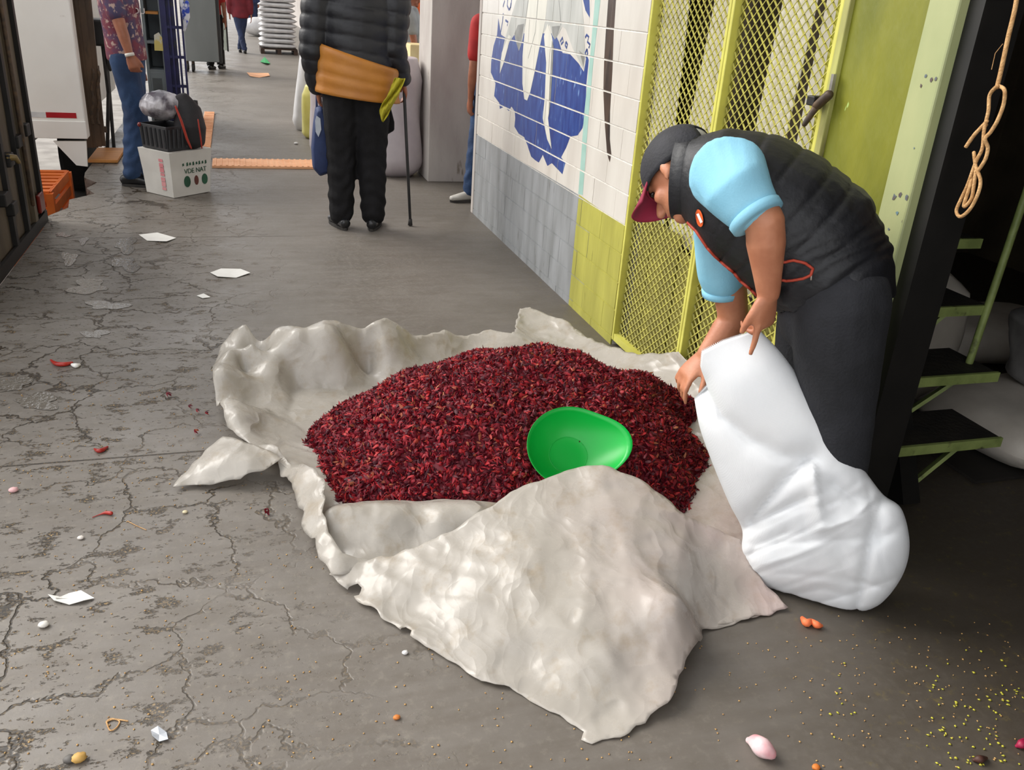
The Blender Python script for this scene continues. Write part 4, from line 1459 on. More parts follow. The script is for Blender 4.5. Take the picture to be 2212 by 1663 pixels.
# spine, from pelvis to collar
SPX = [((1790, 668), 2.31, .165, .125), ((1803, 604), 2.31, .185, .145), ((1748, 530), 2.31, .195, .185), ((1676, 466), 2.31, .20, .178),
       ((1606, 418), 2.32, .205, .165), ((1540, 390), 2.33, .165, .130), ((1484, 388), 2.34, .092, .098)]
spine = [at(*p, r) for p, r, a, b in SPX]
sa = [q[2] for q in SPX]; sb = [q[3] for q in SPX]
sh_l = at(1572, 378, 2.15); el_l = at(1652, 478, 2.10); wr_l = at(1660, 632, 2.12)
sh_r = at(1560, 500, 2.47); el_r = at(1585, 692, 2.50); wr_r = at(1526, 765, 2.45)
hip_l = at(1806, 690, 2.22); hip_r = at(1772, 690, 2.42)
kn_l = at(1812, 885, 2.24); kn_r = at(1738, 890, 2.44)
an_l = az(1812, 1120, 2.28, .085); an_r = az(1700, 1120, 2.50, .085)
hc = at(1475, 380, 2.36)
to3 = lambda a, b, c_: nrm(a * EX + b * EY + c_ * EZ)
hfw = to3(-.55, .62, .56); hup = to3(-.328, -.776, .538); hup = nrm(hup - hfw * (hup @ hfw)); hlf = np.cross(hup, hfw)
mb = MB()
mb.loft(spine, [x * 0.86 for x in sa[:-1]] + [.058], [x * 0.86 for x in sb[:-1]] + [.062], towards, 20)
mb.tube([spine[5] * 0.6 + spine[6] * 0.4, spine[6], hc - hup * 0.05 - hfw * 0.02], [.068, .064, .060], 14)
head_parts(mb, hc, hfw, hlf, hup)
mb.tube([sh_l, (sh_l + el_l) / 2, el_l], [.064, .056, .047], 14)
mb.tube([el_l, el_l * .7 + wr_l * .3, el_l * .3 + wr_l * .7, wr_l], [.046, .047, .036, .029], 14)
mb.tube([sh_r, (sh_r + el_r) / 2, el_r], [.058, .052, .044], 14)
mb.tube([el_r, el_r * .7 + wr_r * .3, el_r * .3 + wr_r * .7, wr_r], [.043, .044, .035, .029], 14)
for h_, k_, a_ in ((hip_l, kn_l, an_l), (hip_r, kn_r, an_r)):
    mb.tube([h_, (h_ + k_) / 2, k_, k_ * .6 + a_ * .4, a_], [.085, .078, .058, .056, .038], 14)
# left hand: pinches the rim, index finger laid down the front of the sack
dl = nrm(at(1652, 700, 2.125) - wr_l)
w = wr_l
nrm_l = towards * 0.9 + to3(.35, 0, 0)
nn, tt_ = hand_parts(mb, wr_l, dl, nrm_l, to3(-1, 0, 0.2), 0.98, curl=(0.06, 0.75, 0.8, 0.85), spread=0.06, tang=0.5)
# right hand: fingers spread towards the heap
dr = nrm(at(1470, 822, 2.42) - wr_r)
hand_parts(mb, wr_r, dr, to3(-.15, -.75, -.5), to3(-.6, .1, -.5), 1.0, curl=(0.28, 0.38, 0.42, 0.45), spread=0.22, tang=0.8)
blob(mb, 'body', M_SKIN, man, 0.0062, 3)
eyes(man, hc, hfw, hlf, hup)

# trousers
mb = MB()
mb.loft([spine[1] * 0.75 + spine[2] * 0.25, spine[1], spine[0], spine[0] + np.array([0, 0, -.05])], [.172, .178, .172, .150], [.150, .146, .135, .12], towards, 20)
for h_, k_, a_, sc_ in ((hip_l, kn_l, an_l, 1), (hip_r, kn_r, an_r, 1)):
    lo_ = a_ + np.array([0, 0, -.035])
    mb.tube([h_ + np.array([0, 0, .05]), (h_ + k_) / 2, k_, k_ * .5 + a_ * .5, lo_], [.122, .108, .092, .085, .080], 18)


def trouser_folds(co, no):
    f1 = np.sin(co[:, 2] * 55 + 9 * np.sin(co[:, 0] * 9) + 14 * co[:, 1]) * np.sin(co[:, 2] * 17 + co[:, 0] * 21)
    low = np.clip((0.55 - co[:, 2]) / 0.5, 0.15, 1)
    return co + no * (0.0055 * f1 * low)[:, None]


M_TROUSER = mat('black_denim', srgb(23, 24, 28), srgb(33, 34, 39), 0.85, 9, 0.3, 130)
tro = blob(mb, 'trousers', M_TROUSER, man, 0.010, 3, trouser_folds)
for a_, d_ in ((an_l, (-0.75, 0.6)), (an_r, (-0.6, 0.75))):
    shoe(man, a_, d_)
# polo: sleeves and what shows at the neck
mb = MB()
hem_l = at(1612, 436, 2.115)
mb.tube([spine[4] * 0.45 + sh_l * 0.55, sh_l, (sh_l + hem_l) / 2, hem_l], [.088, .092, .084, .070], 18, round_ends=True)
hem_r = at(1562, 596, 2.49)
mb.tube([spine[4] * 0.5 + sh_r * 0.5, sh_r, hem_r], [.085, .082, .070], 18)
mb.loft(spine[2:5], [x * 0.90 for x in sa[2:5]], [x * 0.88 for x in sb[2:5]], towards, 18)


def sleeve_folds(co, no):
    f1 = np.sin((co @ nrm(hem_l - sh_l)) * 30 + 40 * (co @ EX)) * 0.5 + 0.5
    return co + no * (0.003 * f1)[:, None]


blob(mb, 'polo_shirt', M_POLO, man, 0.008, 4, sleeve_folds)
mb = MB(); axd = nrm(hem_l - sh_l)
mb.tube([hem_l + axd * 0.030, hem_l + axd * 0.034, hem_l + axd * 0.052, hem_l + axd * 0.055], [.062, .067, .066, .058], 28, round_ends=False)
mb.obj('sleeve_band', M_POLO, man, smooth=True)
mb = MB(); axr = nrm(hem_r - sh_r)
mb.tube([hem_r + axr * 0.036, hem_r + axr * 0.040, hem_r + axr * 0.056, hem_r + axr * 0.059], [.058, .063, .062, .056], 28, round_ends=False)
mb.obj('sleeve_band', M_POLO, man, smooth=True)
# vest
mb = MB()
vs_c = [spine[1] * 0.8 + spine[0] * 0.2] + spine[1:]
mb.loft(vs_c, [.180, .190] + [x * 1.0 for x in sa[2:5]] + [.168, .094], [.150, .155] + [x * 1.0 for x in sb[2:5]] + [.134, .104], towards, 28, dome=False)
cumL = np.concatenate([[0], np.cumsum([np.linalg.norm(spine[i + 1] - spine[i]) for i in range(len(spine) - 1)])])


def spine_s(co):
    best = np.full(len(co), 1e9); s_ = np.zeros(len(co))
    for i in range(len(spine) - 1):
        a, b = spine[i], spine[i + 1]; d = b - a; L2 = d @ d
        t = ((co - a) @ d) / L2
        tc = np.clip(t, 0, 1)
        e = np.linalg.norm(co - a - tc[:, None] * d, axis=1)
        k_ = e < best
        best[k_] = e[k_]; s_[k_] = (cumL[i] + tc * math.sqrt(L2))[k_]
    return s_


def quilt(co, no):
    s_ = spine_s(co)
    g_ = np.abs(((s_ + 0.02) / 0.062) % 1 - 0.5) * 2          # 1 at the seams
    seam = np.exp(-((1 - g_) * 0.062 / 2 / 0.006) ** 2)
    wr = np.sin(s_ * 160 + 6 * np.sin(co @ EY * 24)) * np.clip(1 - s_ / 0.35, 0, 1)
    keep = np.clip((0.86 - s_ / cumL[-1]) / 0.05, 0, 1)
    return co + no * (-0.0035 * seam * keep + 0.0015 * np.sqrt(np.clip(1 - g_, 0, 1)) + 0.0030 * wr)[:, None]


vest = blob(mb, 'vest', M_VEST, man, 0.0075, 3, quilt)
BV_ = BVHTree.FromPolygons([v.co for v in vest.data.vertices], [p.vertices for p in vest.data.polygons])


def on_vest(px_, py_, out=0.003, tree=None):
    hit = (tree or BV_).ray_cast(Vector(CAM), Vector(nrm(ray(px_, py_))))
    if hit[0] is None:
        return None
    return np.array(hit[0]) + np.array(hit[1]) * out


def trim_line(pts, rad, name, m, parent, out=0.002, tree=None):
    P_ = []
    for (a, b), (c_, d) in zip(pts[:-1], pts[1:]):
        for t in np.linspace(0, 1, 8, endpoint=False):
            p = on_vest(a + (c_ - a) * t, b + (d - b) * t, out, tree)
            if p is not None:
                P_.append(p)
    if len(P_) > 2:
        mb = MB(); mb.tube(P_, rad, 8); return mb.obj(name, m, parent, smooth=True)


edge_px = []
for py_ in range(480, 660, 18):
    for px_ in range(1430, 1720, 2):
        if on_vest(px_, py_) is not None:
            edge_px.append((px_ + 3, py_)); break
# collar: standing band round the neck
col_c = [spine[5] * 0.3 + spine[6] * 0.7, spine[6] + (spine[6] - spine[5]) * 0.15]
mb = MB()
ringsC = []
for c_, a, b in ((spine[5] * 0.35 + spine[6] * 0.65, .098, .112), (spine[6], .092, .106), (spine[6] + nrm(spine[6] - spine[5]) * 0.030, .090, .104)):
    t_ = nrm(spine[6] - spine[5]); x = nrm(towards - t_ * (towards @ t_)); y = np.cross(t_, x)
    ringsC.append([c_ + x * a * math.cos(q) + y * b * math.sin(q) for q in np.linspace(0, 2 * math.pi, 36, endpoint=False)])
mb.rings(ringsC, cap=False)
co_ = mb.obj('collar', M_VEST, man, smooth=True)
q = co_.modifiers.new('t', 'SOLIDIFY'); q.thickness = 0.010; q.offset = -1
trim_line(edge_px, 0.004, 'front_trim', M_RED_TRIM, man)
trim_line([(1690, 566), (1715, 562), (1740, 568), (1756, 580), (1752, 594), (1735, 602), (1700, 606), (1690, 604)], 0.0036, 'pocket_trim', M_RED_TRIM, man)
trim_line([(1754, 582), (1752, 606)], 0.0022, 'zip_pull', mat('zip_metal', srgb(200, 190, 182), srgb(170, 160, 150), 0.3, metal=0.7), man)
trim_line([(1700, 690), (1712, 694)], 0.005, 'hem_tab', M_RED_TRIM, man)
# round orange badge with a pale bar on the chest
mb = MB(); pts_ = []
for q in np.linspace(0, 2 * math.pi, 18, endpoint=False):
    x, y = 8 * math.cos(q), 19 * math.sin(q)
    p = on_vest(1513 + x * 0.98 + y * 0.17, 470 + y - x * 0.1, 0.0035)
    pts_.append(p if p is not None else on_vest(1513, 470, 0.0035))
mb.add(pts_, [tuple(range(18))]); bd = mb.obj('badge', mat('orange_badge', srgb(226, 96, 40), srgb(210, 84, 34), 0.5), man)
mb = MB(); pts_ = [on_vest(x, y, 0.0045) for x, y in ((1507, 461), (1512, 459), (1521, 478), (1516, 481))]
if all(p is not None for p in pts_):
    mb.add(pts_, [(0, 1, 2, 3)]); mb.obj('badge_bar', mat('badge_white', srgb(236, 232, 228), None, 0.5), bd)
# cap
cap = MB(); V = []; F = []
nu, nv = 40, 14
for i in range(nv + 1):
    for j in range(nu):
        q = 2 * math.pi * j / nu
        th1 = 1.86 - 0.16 * math.cos(q)
        th = th1 * i / nv
        V.append(hc + (-0.006 * hfw + 0.030 * hup) + 0.109 * math.sin(th) * math.cos(q) * hfw + 0.088 * math.sin(th) * math.sin(q) * hlf + (0.106 * math.cos(th)) * hup)
for i in range(nv):
    for j in range(nu):
        k_ = (j + 1) % nu
        ang = (j + 0.5) * 2 * math.pi / nu
        dq = min(ang, 2 * math.pi - ang)
        mi = 1 if (dq < 0.62 and i > 5) else 0
        if dq > 2.75 and i >= nv - 5:
            continue                      # gap over the strap
        F.append((i * nu + j, i * nu + k_, (i + 1) * nu + k_, (i + 1) * nu + j)); cap.m.append(mi)
cap.v = [tuple(p) for p in V]; cap.f = [list(f_) for f_ in F]; cap.n = len(V)
co_ = cap.obj('cap', [M_CAP, M_MAROON], man, smooth=True)
q = co_.modifiers.new('t', 'SOLIDIFY'); q.thickness = 0.004; q.offset = 1
mb = MB(); V = []; F = []
for i in range(9):
    r_ = i / 8
    for j in range(25):
        a = -1.05 + 2.1 * j / 24
        bx = 0.103 * math.cos(a); by = 0.086 * math.sin(a)
        ext = 0.082 * r_ * (math.cos(a) ** 0.6)
        dz = 0.022 - 0.035 * (by / 0.086) ** 2 * (0.4 + r_) - 0.010 * r_
        V.append(hc + (bx + ext) * hfw + by * (1 - 0.05 * r_) * hlf + (0.012 + dz) * hup)
for i in range(8):
    for j in range(24):
        a = i * 25 + j
        F.append((a, a + 1, a + 26, a + 25))
mb.add(V, F); br = mb.obj('brim', M_MAROON, co_, smooth=True)
q = br.modifiers.new('t', 'SOLIDIFY'); q.thickness = 0.004
mb = MB(); mb.ell(hc - 0.100 * hfw + 0.050 * hup, (0.012, 0.032, 0.022), np.array([hfw, hlf, hup]), 12, 8)
mb.obj('back_patch', mat('pale_cap_mesh', srgb(196, 194, 184), srgb(170, 168, 158), 0.8), co_, smooth=True)
mb = MB()
for sg in (1, -1):
    mb.ell(hc - hfw * 0.050 + hlf * sg * 0.056 - hup * 0.010, (0.040, 0.020, 0.034), np.array([hfw, hlf, hup]), 12, 8)
mb.ell(hc - hfw * 0.072 + hup * -0.012, (0.032, 0.060, 0.036), np.array([hfw, hlf, hup]), 14, 8)
blob(mb, 'hair', M_GREYHAIR, man, 0.006, 2)


# ---------------------------------------------------------------- standing people
def stander(name, label, foot_l, foot_r, fwd, hgt, top_m, leg_m, skin=M_SKIN2, hair=M_DARKHAIR, voxel=0.014, arm_l=None, arm_r=None, lean=(0, 0),
            shirt='shirt', sleeve=0.5, hem=0.50, legr=1.0, torso=1.0, shoe_m=None, top_disp=None, head_down=0.0, curl=0.35, toes=None, cuff=None, z0=0.0, split=None):
    """figure standing on two given feet; arm_*: (elbow, wrist) world points; lean: metres the shoulders move"""
    fl, fr = np.array([*foot_l[:2], z0]), np.array([*foot_r[:2], z0])
    fw = nrm([fwd[0], fwd[1], 0]); lf = np.array([-fw[1], fw[0], 0]); up = np.array([0, 0, 1.0])
    mid = (fl + fr) / 2
    t = thing(name, label, 'person', mid)
    Hh = hgt
    ln = np.array([lean[0], lean[1], 0.0])
    B = lambda k, f_=0.0: mid + up * Hh * k + ln * max(0, (k - 0.5) / 0.35) + fw * f_
    pel, wai, che, nek = B(.53), B(.62), B(.74), B(.835)
    hcx = B(.925) + fw * (0.02 + 0.05 * head_down)
    sl_, sr_ = B(.805) + lf * .108 * Hh * torso, B(.805) - lf * .108 * Hh * torso
    hl, hr = B(.50) + lf * .052 * Hh, B(.50) - lf * .052 * Hh
    al, ar = fl + up * .05 * Hh, fr + up * .05 * Hh
    kl, kr = (hl + al) / 2 + fw * 0.015, (hr + ar) / 2 + fw * 0.015
    if arm_l is None:
        e = sl_ - up * .175 * Hh + lf * .025 * Hh - fw * .01; arm_l = (e, e - up * .15 * Hh + fw * .03)
    if arm_r is None:
        e = sr_ - up * .175 * Hh - lf * .025 * Hh - fw * .01; arm_r = (e, e - up * .15 * Hh + fw * .03)
    k = Hh / 1.7
    mb = MB()
    mb.loft([pel, wai, che, nek], [.145 * k, .130 * k, .150 * k, .07 * k], [.10 * k, .09 * k, .10 * k, .06 * k], lf, 18)
    mb.tube([nek, hcx - up * .06 * k], [.056 * k, .054 * k], 12)
    fh = nrm(fw - up * head_down); uh = nrm(up + fw * head_down)
    head_parts(mb, hcx, fh, lf, uh, k * 0.98)
    for s_, (e_, w_), sg in ((sl_, arm_l, 1), (sr_, arm_r, -1)):
        e_ = np.array(e_); w_ = np.array(w_)
        mb.tube([s_, (s_ + e_) / 2, e_], [.054 * k, .047 * k, .040 * k], 12)
        mb.tube([e_, e_ * .7 + w_ * .3, w_], [.039 * k, .039 * k, .026 * k], 12)
        hand_parts(mb, w_, nrm(w_ - e_), lf * sg, fw, k * 0.98, curl=(curl, curl * 1.1, curl * 1.2, curl * 1.25), spread=0.06, tang=0.55)
    for h_, kn, a_ in ((hl, kl, al), (hr, kr, ar)):
        mb.tube([h_, (h_ + kn) / 2, kn, kn * .6 + a_ * .4, a_], [.082 * k, .074 * k, .056 * k, .054 * k, .036 * k], 12)
    blob(mb, 'body', skin, t, min(voxel, 0.0085) if voxel < 0.016 else voxel, 2)
    if voxel < 0.02:
        eyes(t, hcx, fh, lf, uh, k)
    hair_cap(t, hcx, fh, lf, uh, hair, k * 0.99)
    mb = MB()
    mb.loft([B(.60), pel, B(.49)], [.150 * k, .163 * k, .150 * k], [.112 * k, .118 * k, .108 * k], lf, 18)
    for h_, kn, a_ in ((hl, kl, al), (hr, kr, ar)):
        mb.tube([h_ + up * .04, (h_ + kn) / 2, kn, kn * .5 + a_ * .5, a_ + up * .012], [.104 * k * legr, .095 * k * legr, .080 * k * legr, .074 * k * legr, .068 * k * legr], 14)

    def folds(co, no):
        f1 = np.sin(co[:, 2] * 60 + 8 * np.sin(co[:, 0] * 13) + 17 * co[:, 1]) * np.sin(co[:, 2] * 15 + co[:, 0] * 19)
        return co + no * (0.006 * f1 * np.clip((hgt * 0.5 - co[:, 2]) / 0.6, 0.1, 1))[:, None]
    blob(mb, 'trousers', leg_m, t, voxel, 2, folds)
    for a_, j in ((al, 0), (ar, 1)):
        shoe(t, a_, (toes[j] if toes else fw[:2]), k, shoe_m, z0)
    mb = MB()
    mb.loft([B(hem), B(.56), wai, che, B(.80), B(.842)], [.172 * k * torso, .172 * k * torso, .165 * k * torso, .182 * k * torso, .172 * k * torso, .085 * k],
            [.130 * k, .130 * k, .125 * k, .130 * k, .105 * k, .066 * k], lf, 22, dome=False)
    for s_, (e_, w_) in ((sl_, arm_l), (sr_, arm_r)):
        e_ = np.array(e_); w_ = np.array(w_)
        if sleeve <= 0.5:
            mb.tube([s_, s_ + (e_ - s_) * sleeve * 2 * 0.75], [.074 * k * torso, .066 * k * torso], 14)
        else:
            mb.tube([s_, (s_ + e_) / 2, e_, e_ + (w_ - e_) * (sleeve - .5) * 2], [.080 * k * torso, .074 * k * torso, .066 * k * torso, .050 * k * torso], 14)
    o = blob(mb, shirt, top_m, t, voxel, 3, top_disp)
    return t, dict(B=B, lf=lf, fw=fw, k=k, top=o)


# the man with the cane
M_PUFF = mat('black_puffer_nylon', srgb(17, 17, 21), srgb(25, 25, 31), 0.5, 8, 0.15, 50)
M_TAN = mat('tan_puffer_nylon', srgb(186, 122, 46), srgb(170, 108, 40), 0.5, 6, 0.2, 40)
fl, fr = G(738, 492), G(806, 494)
YP = (fl[1] + fr[1]) / 2
fwd = (0.08, 1.0)
side_tilt = 0.10


def baffles(co, no):
    s_ = co[:, 2] + side_tilt * (co[:, 0] - 0.75)
    g_ = np.abs((s_ / 0.088) % 1 - 0.5) * 2
    return co + no * (0.012 * np.sqrt(np.clip(1 - g_ ** 2, 0, 1)) - 0.004)[:, None]


aL = (PY(676, 110, YP + 0.03), PY(686, 188, YP + 0.10)); aR = (PY(848, 105, YP + .0), PY(868, 172, YP + 0.06))
pm, pi = stander('person', 'man seen from behind in black and tan puffer jacket leaning on a cane', fl, fr, fwd, 1.86, M_PUFF, M_BLACKCLOTH, skin=M_SKIN2, hair=M_GREYHAIR,
                 voxel=0.012, arm_l=aL, arm_r=aR, lean=(0.02, 0.04), shirt='puffer_jacket', sleeve=0.96, hem=0.52, legr=1.12, torso=1.17, top_disp=baffles, toes=((-0.25, 1), (0.3, 1)))
# tan lower panel of the jacket, hanging a little lower on the right
B, lf, fw, k = pi['B'], pi['lf'], pi['fw'], pi['k']
V = []; F = []
nu, nv = 48, 16
for i in range(nv + 1):
    for j in range(nu):
        q = 2 * math.pi * j / nu
        t_ = i / nv
        x = math.cos(q)
        zt = 1.122 - 0.068 * x; zb = 0.867 - 0.027 * x
        z = zt + (zb - zt) * t_
        bf = math.sqrt(max(0, 1 - (2 * ((t_ * 3.6) % 1) - 1) ** 2)) * 0.013
        wv = 0.002 * math.sin(q * 19)
        a_ = 0.228 * k + 0.012 * t_ + bf + wv; b_ = 0.162 * k + bf + wv
        V.append(np.array([B(.5)[0] + 0.012, B(.5)[1] + 0.01, z]) + -lf * a_ * x + fw * b_ * math.sin(q))
for i in range(nv):
    for j in range(nu):
        kk = (j + 1) % nu
        F.append((i * nu + j, i * nu + kk, (i + 1) * nu + kk, (i + 1) * nu + j))
mb = MB(); mb.add(V, F); o = mb.obj('jacket_lower_panel', M_TAN, pm, smooth=True)
q = o.modifiers.new('t', 'SOLIDIFY'); q.thickness = 0.02; q.offset = -1
# cane
M_CANE = mat('black_cane', srgb(28, 27, 27), srgb(38, 36, 35), 0.4)
cb = G(886, 488); ct = PY(872, 176, YP + 0.06)
cn = thing('walking_cane', 'black walking cane planted on the floor right of the man in the puffer jacket', 'cane', cb)
mb = MB(); mb.tube([cb + [0, 0, .03], ct], [.010, .011], 10); mb.obj('shaft', M_CANE, cn, smooth=True)
mb = MB(); mb.tube([ct + [0, -.05, .012], ct + [0, 0.0, .02], ct + [0, .07, .008]], [.013, .015, .012], 10); mb.obj('handle', M_CANE, cn, smooth=True)
mb = MB(); mb.tube([cb + [0, 0, .006], cb + [0, 0, .05]], [.017, .013], 12, round_ends=False); mb.obj('rubber_tip', M_SOLE, cn, smooth=True)


def bag(name, label, cat, outline, Y, depth, m, strap=None, strap_m=None, rest=False):
    """soft bag: front outline in pixels at depth Y, swelling in the middle"""
    P_ = [PY(a, b, Y) for a, b in outline]
    c = np.mean(P_, 0)
    t = thing(name, label, cat, (c[0], c[1], min(p[2] for p in P_)))
    V = []; n_ = len(P_)
    lv = [(0.90, -1.0), (1.0, -0.55), (1.02, 0.0), (1.0, 0.55), (0.90, 1.0)]
    Rg = []
    for s_, d in lv:
        Rg.append([c + (p - c) * s_ + np.array([0, d * depth / 2, 0]) for p in P_])
    mb = MB(); mb.rings(Rg)
    o = mb.obj('bag_body', m, t, smooth=True)
    q = o.modifiers.new('b', 'BEVEL'); q.width = 0.01; q.segments = 2
    if strap:
        mb = MB(); mb.tube([PY(a, b, Y) for a, b in strap], 0.007, 8); mb.obj('strap', strap_m or m, t, smooth=True)
    return t


M_NAVY = mat('navy_fabric', srgb(30, 44, 82), srgb(38, 54, 96), 0.7, 12, 0.2, 80)
nb = bag('shopping_bag', 'navy blue shopping bag hanging from the left hand of the cane man', 'bag',
         [(682, 232), (694, 228), (706, 260), (712, 320), (708, 372), (690, 378), (676, 362), (673, 320), (677, 270)], YP + 0.12, 0.16, M_NAVY, [(684, 236), (684, 208), (688, 192), (692, 208), (694, 232)])
mb = MB()
pts = [PY(a, b, YP + 0.035) for a, b in ((684, 250), (692, 256), (694, 280), (688, 296), (682, 285), (681, 262))]
mb.prism(pts, (0, 0.006, 0)); mb.obj('pale_panel', mat('pale_print', srgb(190, 196, 206), srgb(150, 158, 172), 0.6), nb)
bag('handbag', 'small black handbag behind the yellow cloth beside the cane man', 'bag',
    [(822, 215), (830, 190), (838, 214), (850, 262), (850, 280), (826, 294), (812, 286), (810, 240)], YP + 0.22, 0.14, M_BLACKCLOTH)
# yellow cloth held with the cane
M_YEL = mat('yellow_cloth', srgb(206, 196, 52), srgb(188, 176, 44), 0.75, 8, 0.3, 60, trans=0.2)
V = []; F = []
Lp = [(852, 168), (846, 185), (838, 205), (826, 222), (820, 240), (826, 262)]; Rp = [(876, 170), (868, 190), (858, 208), (846, 232), (838, 250), (828, 264)]
for i in range(21):
    t_ = i / 20 * 5
    a = np.array([interp(np.array([t_]), [p[0] for p in Lp])[0], interp(np.array([t_]), [p[1] for p in Lp])[0]])
    b = np.array([interp(np.array([t_]), [p[0] for p in Rp])[0], interp(np.array([t_]), [p[1] for p in Rp])[0]])
    for j in range(13):
        w_ = a + (b - a) * j / 12
        V.append(PY(w_[0], w_[1], YP - 0.20 + 0.03 * math.sin(j * 0.75 + t_ * 1.9) + 0.008 * math.sin(j * 2.1 - t_ * 3)))
for i in range(20):
    for j in range(12):
        F.append((i * 13 + j, i * 13 + j + 1, (i + 1) * 13 + j + 1, (i + 1) * 13 + j))
mb = MB(); mb.add(V, F)
yc = tag(mb.obj('cloth', M_YEL, None, smooth=True), 'crumpled yellow cloth held in the hand on the cane', 'cloth')
q = yc.modifiers.new('t', 'SOLIDIFY'); q.thickness = 0.004

# the man in the patterned shirt beside the luggage
M_JEAN = mat('blue_denim', srgb(48, 74, 112), srgb(34, 54, 86), 0.85, 7, 0.3, 120)
M_JEAN2 = mat('dark_denim', srgb(40, 52, 84), srgb(30, 40, 66), 0.85, 7)


def pattern_shirt():
    m = mat('patterned_shirt', srgb(118, 52, 66), srgb(70, 62, 92), 0.8, 9, lo=0.42, hi=0.58, c3=srgb(176, 150, 140), s3=26, lo3=0.56, hi3=0.62)
    return m


f1 = G(288, 402); f2 = f1 + np.array([0.10, 0.17, 0])
e_l = PY(262, 62, f1[1] - .16); w_l = PY(280, 118, f1[1] - .18)
sm, si = stander('person', 'man in patterned red shirt and blue jeans standing left of the luggage', f1, f2, (0.93, -0.2), 1.78, pattern_shirt(), M_JEAN, voxel=0.013, skin=M_SKIN2,
                 shirt='patterned_shirt', sleeve=0.42, hem=0.515, legr=0.92, arm_r=(e_l, w_l), curl=0.6, toes=((1, -0.25), (1, -0.1)), lean=(-0.03, 0))
mb = MB()
wc = w_l; dd = nrm(w_l - e_l)
mb.tube([wc - dd * 0.01, wc + dd * 0.012], [.033, .033], 14, round_ends=False); mb.obj('bracelet', mat('pale_bead', srgb(220, 214, 204), None, 0.5), sm, smooth=True)
mb = MB(); ctr = si['B'](.575)
mb.loft([ctr - [0, 0, .018], ctr + [0, 0, .018]], [.166, .166], [.128, .128], si['lf'], 24, dome=False); mb.obj('belt', mat('pale_belt', srgb(150, 150, 152), srgb(90, 84, 80), 0.6, 30), sm, smooth=True)
# pale lettering on the shirt front
def text_part(txt, size, origin, xdir, ydir, m, parent, name='lettering', ext=0.001):
    cu = bpy.data.curves.new('txt', 'FONT'); cu.body = txt; cu.size = size; cu.extrude = ext; cu.align_x = 'CENTER'; cu.align_y = 'CENTER'
    to = bpy.data.objects.new('txt', cu); COL.objects.link(to)
    dg = bpy.context.evaluated_depsgraph_get()
    me = bpy.data.meshes.new_from_object(to.evaluated_get(dg))
    bpy.data.objects.remove(to); bpy.data.curves.remove(cu)
    x = nrm(xdir); y = nrm(np.array(ydir) - x * (np.array(ydir) @ x)); z = np.cross(x, y)
    me.transform(Matrix(((x[0], y[0], z[0], origin[0]), (x[1], y[1], z[1], origin[1]), (x[2], y[2], z[2], origin[2]), (0, 0, 0, 1))))
    me.materials.clear()
    return link(name, me, m, parent)


_sh = si['top']
_bt = BVHTree.FromPolygons([v.co for v in _sh.data.vertices], [p.vertices for p in _sh.data.polygons])
p_ = on_vest(296, 24, 0.014, _bt)
p_ = PY(296, 24, f1[1] - 0.14) if p_ is None else p_
text_part('OU', 0.055, p_, (1, 0.0, 0), (0, 0, 1), mat('shirt_print', srgb(216, 206, 204), None, 0.7), sm, 'shirt_lettering', 0.012)

# people further down the lane
M_MAR = mat('maroon_knit', srgb(112, 28, 38), srgb(92, 22, 32), 0.85, 8)
M_RED = mat('red_jersey', srgb(176, 36, 34), srgb(150, 28, 28), 0.8, 8)
M_GREYT = mat('grey_tshirt', srgb(160, 162, 162), srgb(140, 142, 142), 0.85, 8)
M_TANS = mat('tan_shirt', srgb(186, 156, 112), srgb(168, 132, 80), 0.85, 8, c3=srgb(214, 150, 50), s3=6, lo3=0.56, hi3=0.62)
w0 = G(529, 116)
stander('person', 'woman in a maroon top and blue jeans walking away down the lane', w0, w0 + np.array([-.10, .35, 0]), (0.05, 1), 1.62, M_MAR, M_JEAN2, voxel=0.024, sleeve=0.8, hem=0.46, torso=1.12, legr=0.95)
w0 = G(462, 152)
stander('person', 'person in a red shirt and black trousers behind the grey cart', w0 + np.array([-.05, .1, 0]), w0 + np.array([.12, .35, 0]), (0.4, 1), 1.70, M_RED, M_BLACKCLOTH, voxel=0.024, sleeve=0.4)
w0 = np.array([0.62, 34.0, 0])
stander('person', 'distant person in dark blue clothes left of the sack stack', w0, w0 + np.array([.2, .1, 0]), (0, 1), 1.70, M_NAVY, M_JEAN2, voxel=0.03, sleeve=0.8)
w0 = np.array([1.30, 16.0, 0])
stander('person', 'person in a tan shirt between the sack stack and the tall white sack', w0, w0 + np.array([.2, .05, 0]), (0, 1), 1.62, M_TANS, M_JEAN2, voxel=0.024, sleeve=0.3)
# someone mostly hidden by the end of the tiled wall
g0 = G(1012, 436)
stander('person', 'person in jeans mostly hidden behind the end of the tiled wall', g0 + np.array([.02, .02, 0]), g0 + np.array([.36, .05, 0]), (-0.3, 0.9), 1.66, M_RED, M_JEAN, voxel=0.018,
        shoe_m=mat('pale_trainer', srgb(196, 192, 184), srgb(176, 172, 164), 0.6), sleeve=0.5, toes=((-1, -0.2), (-1, 0)))
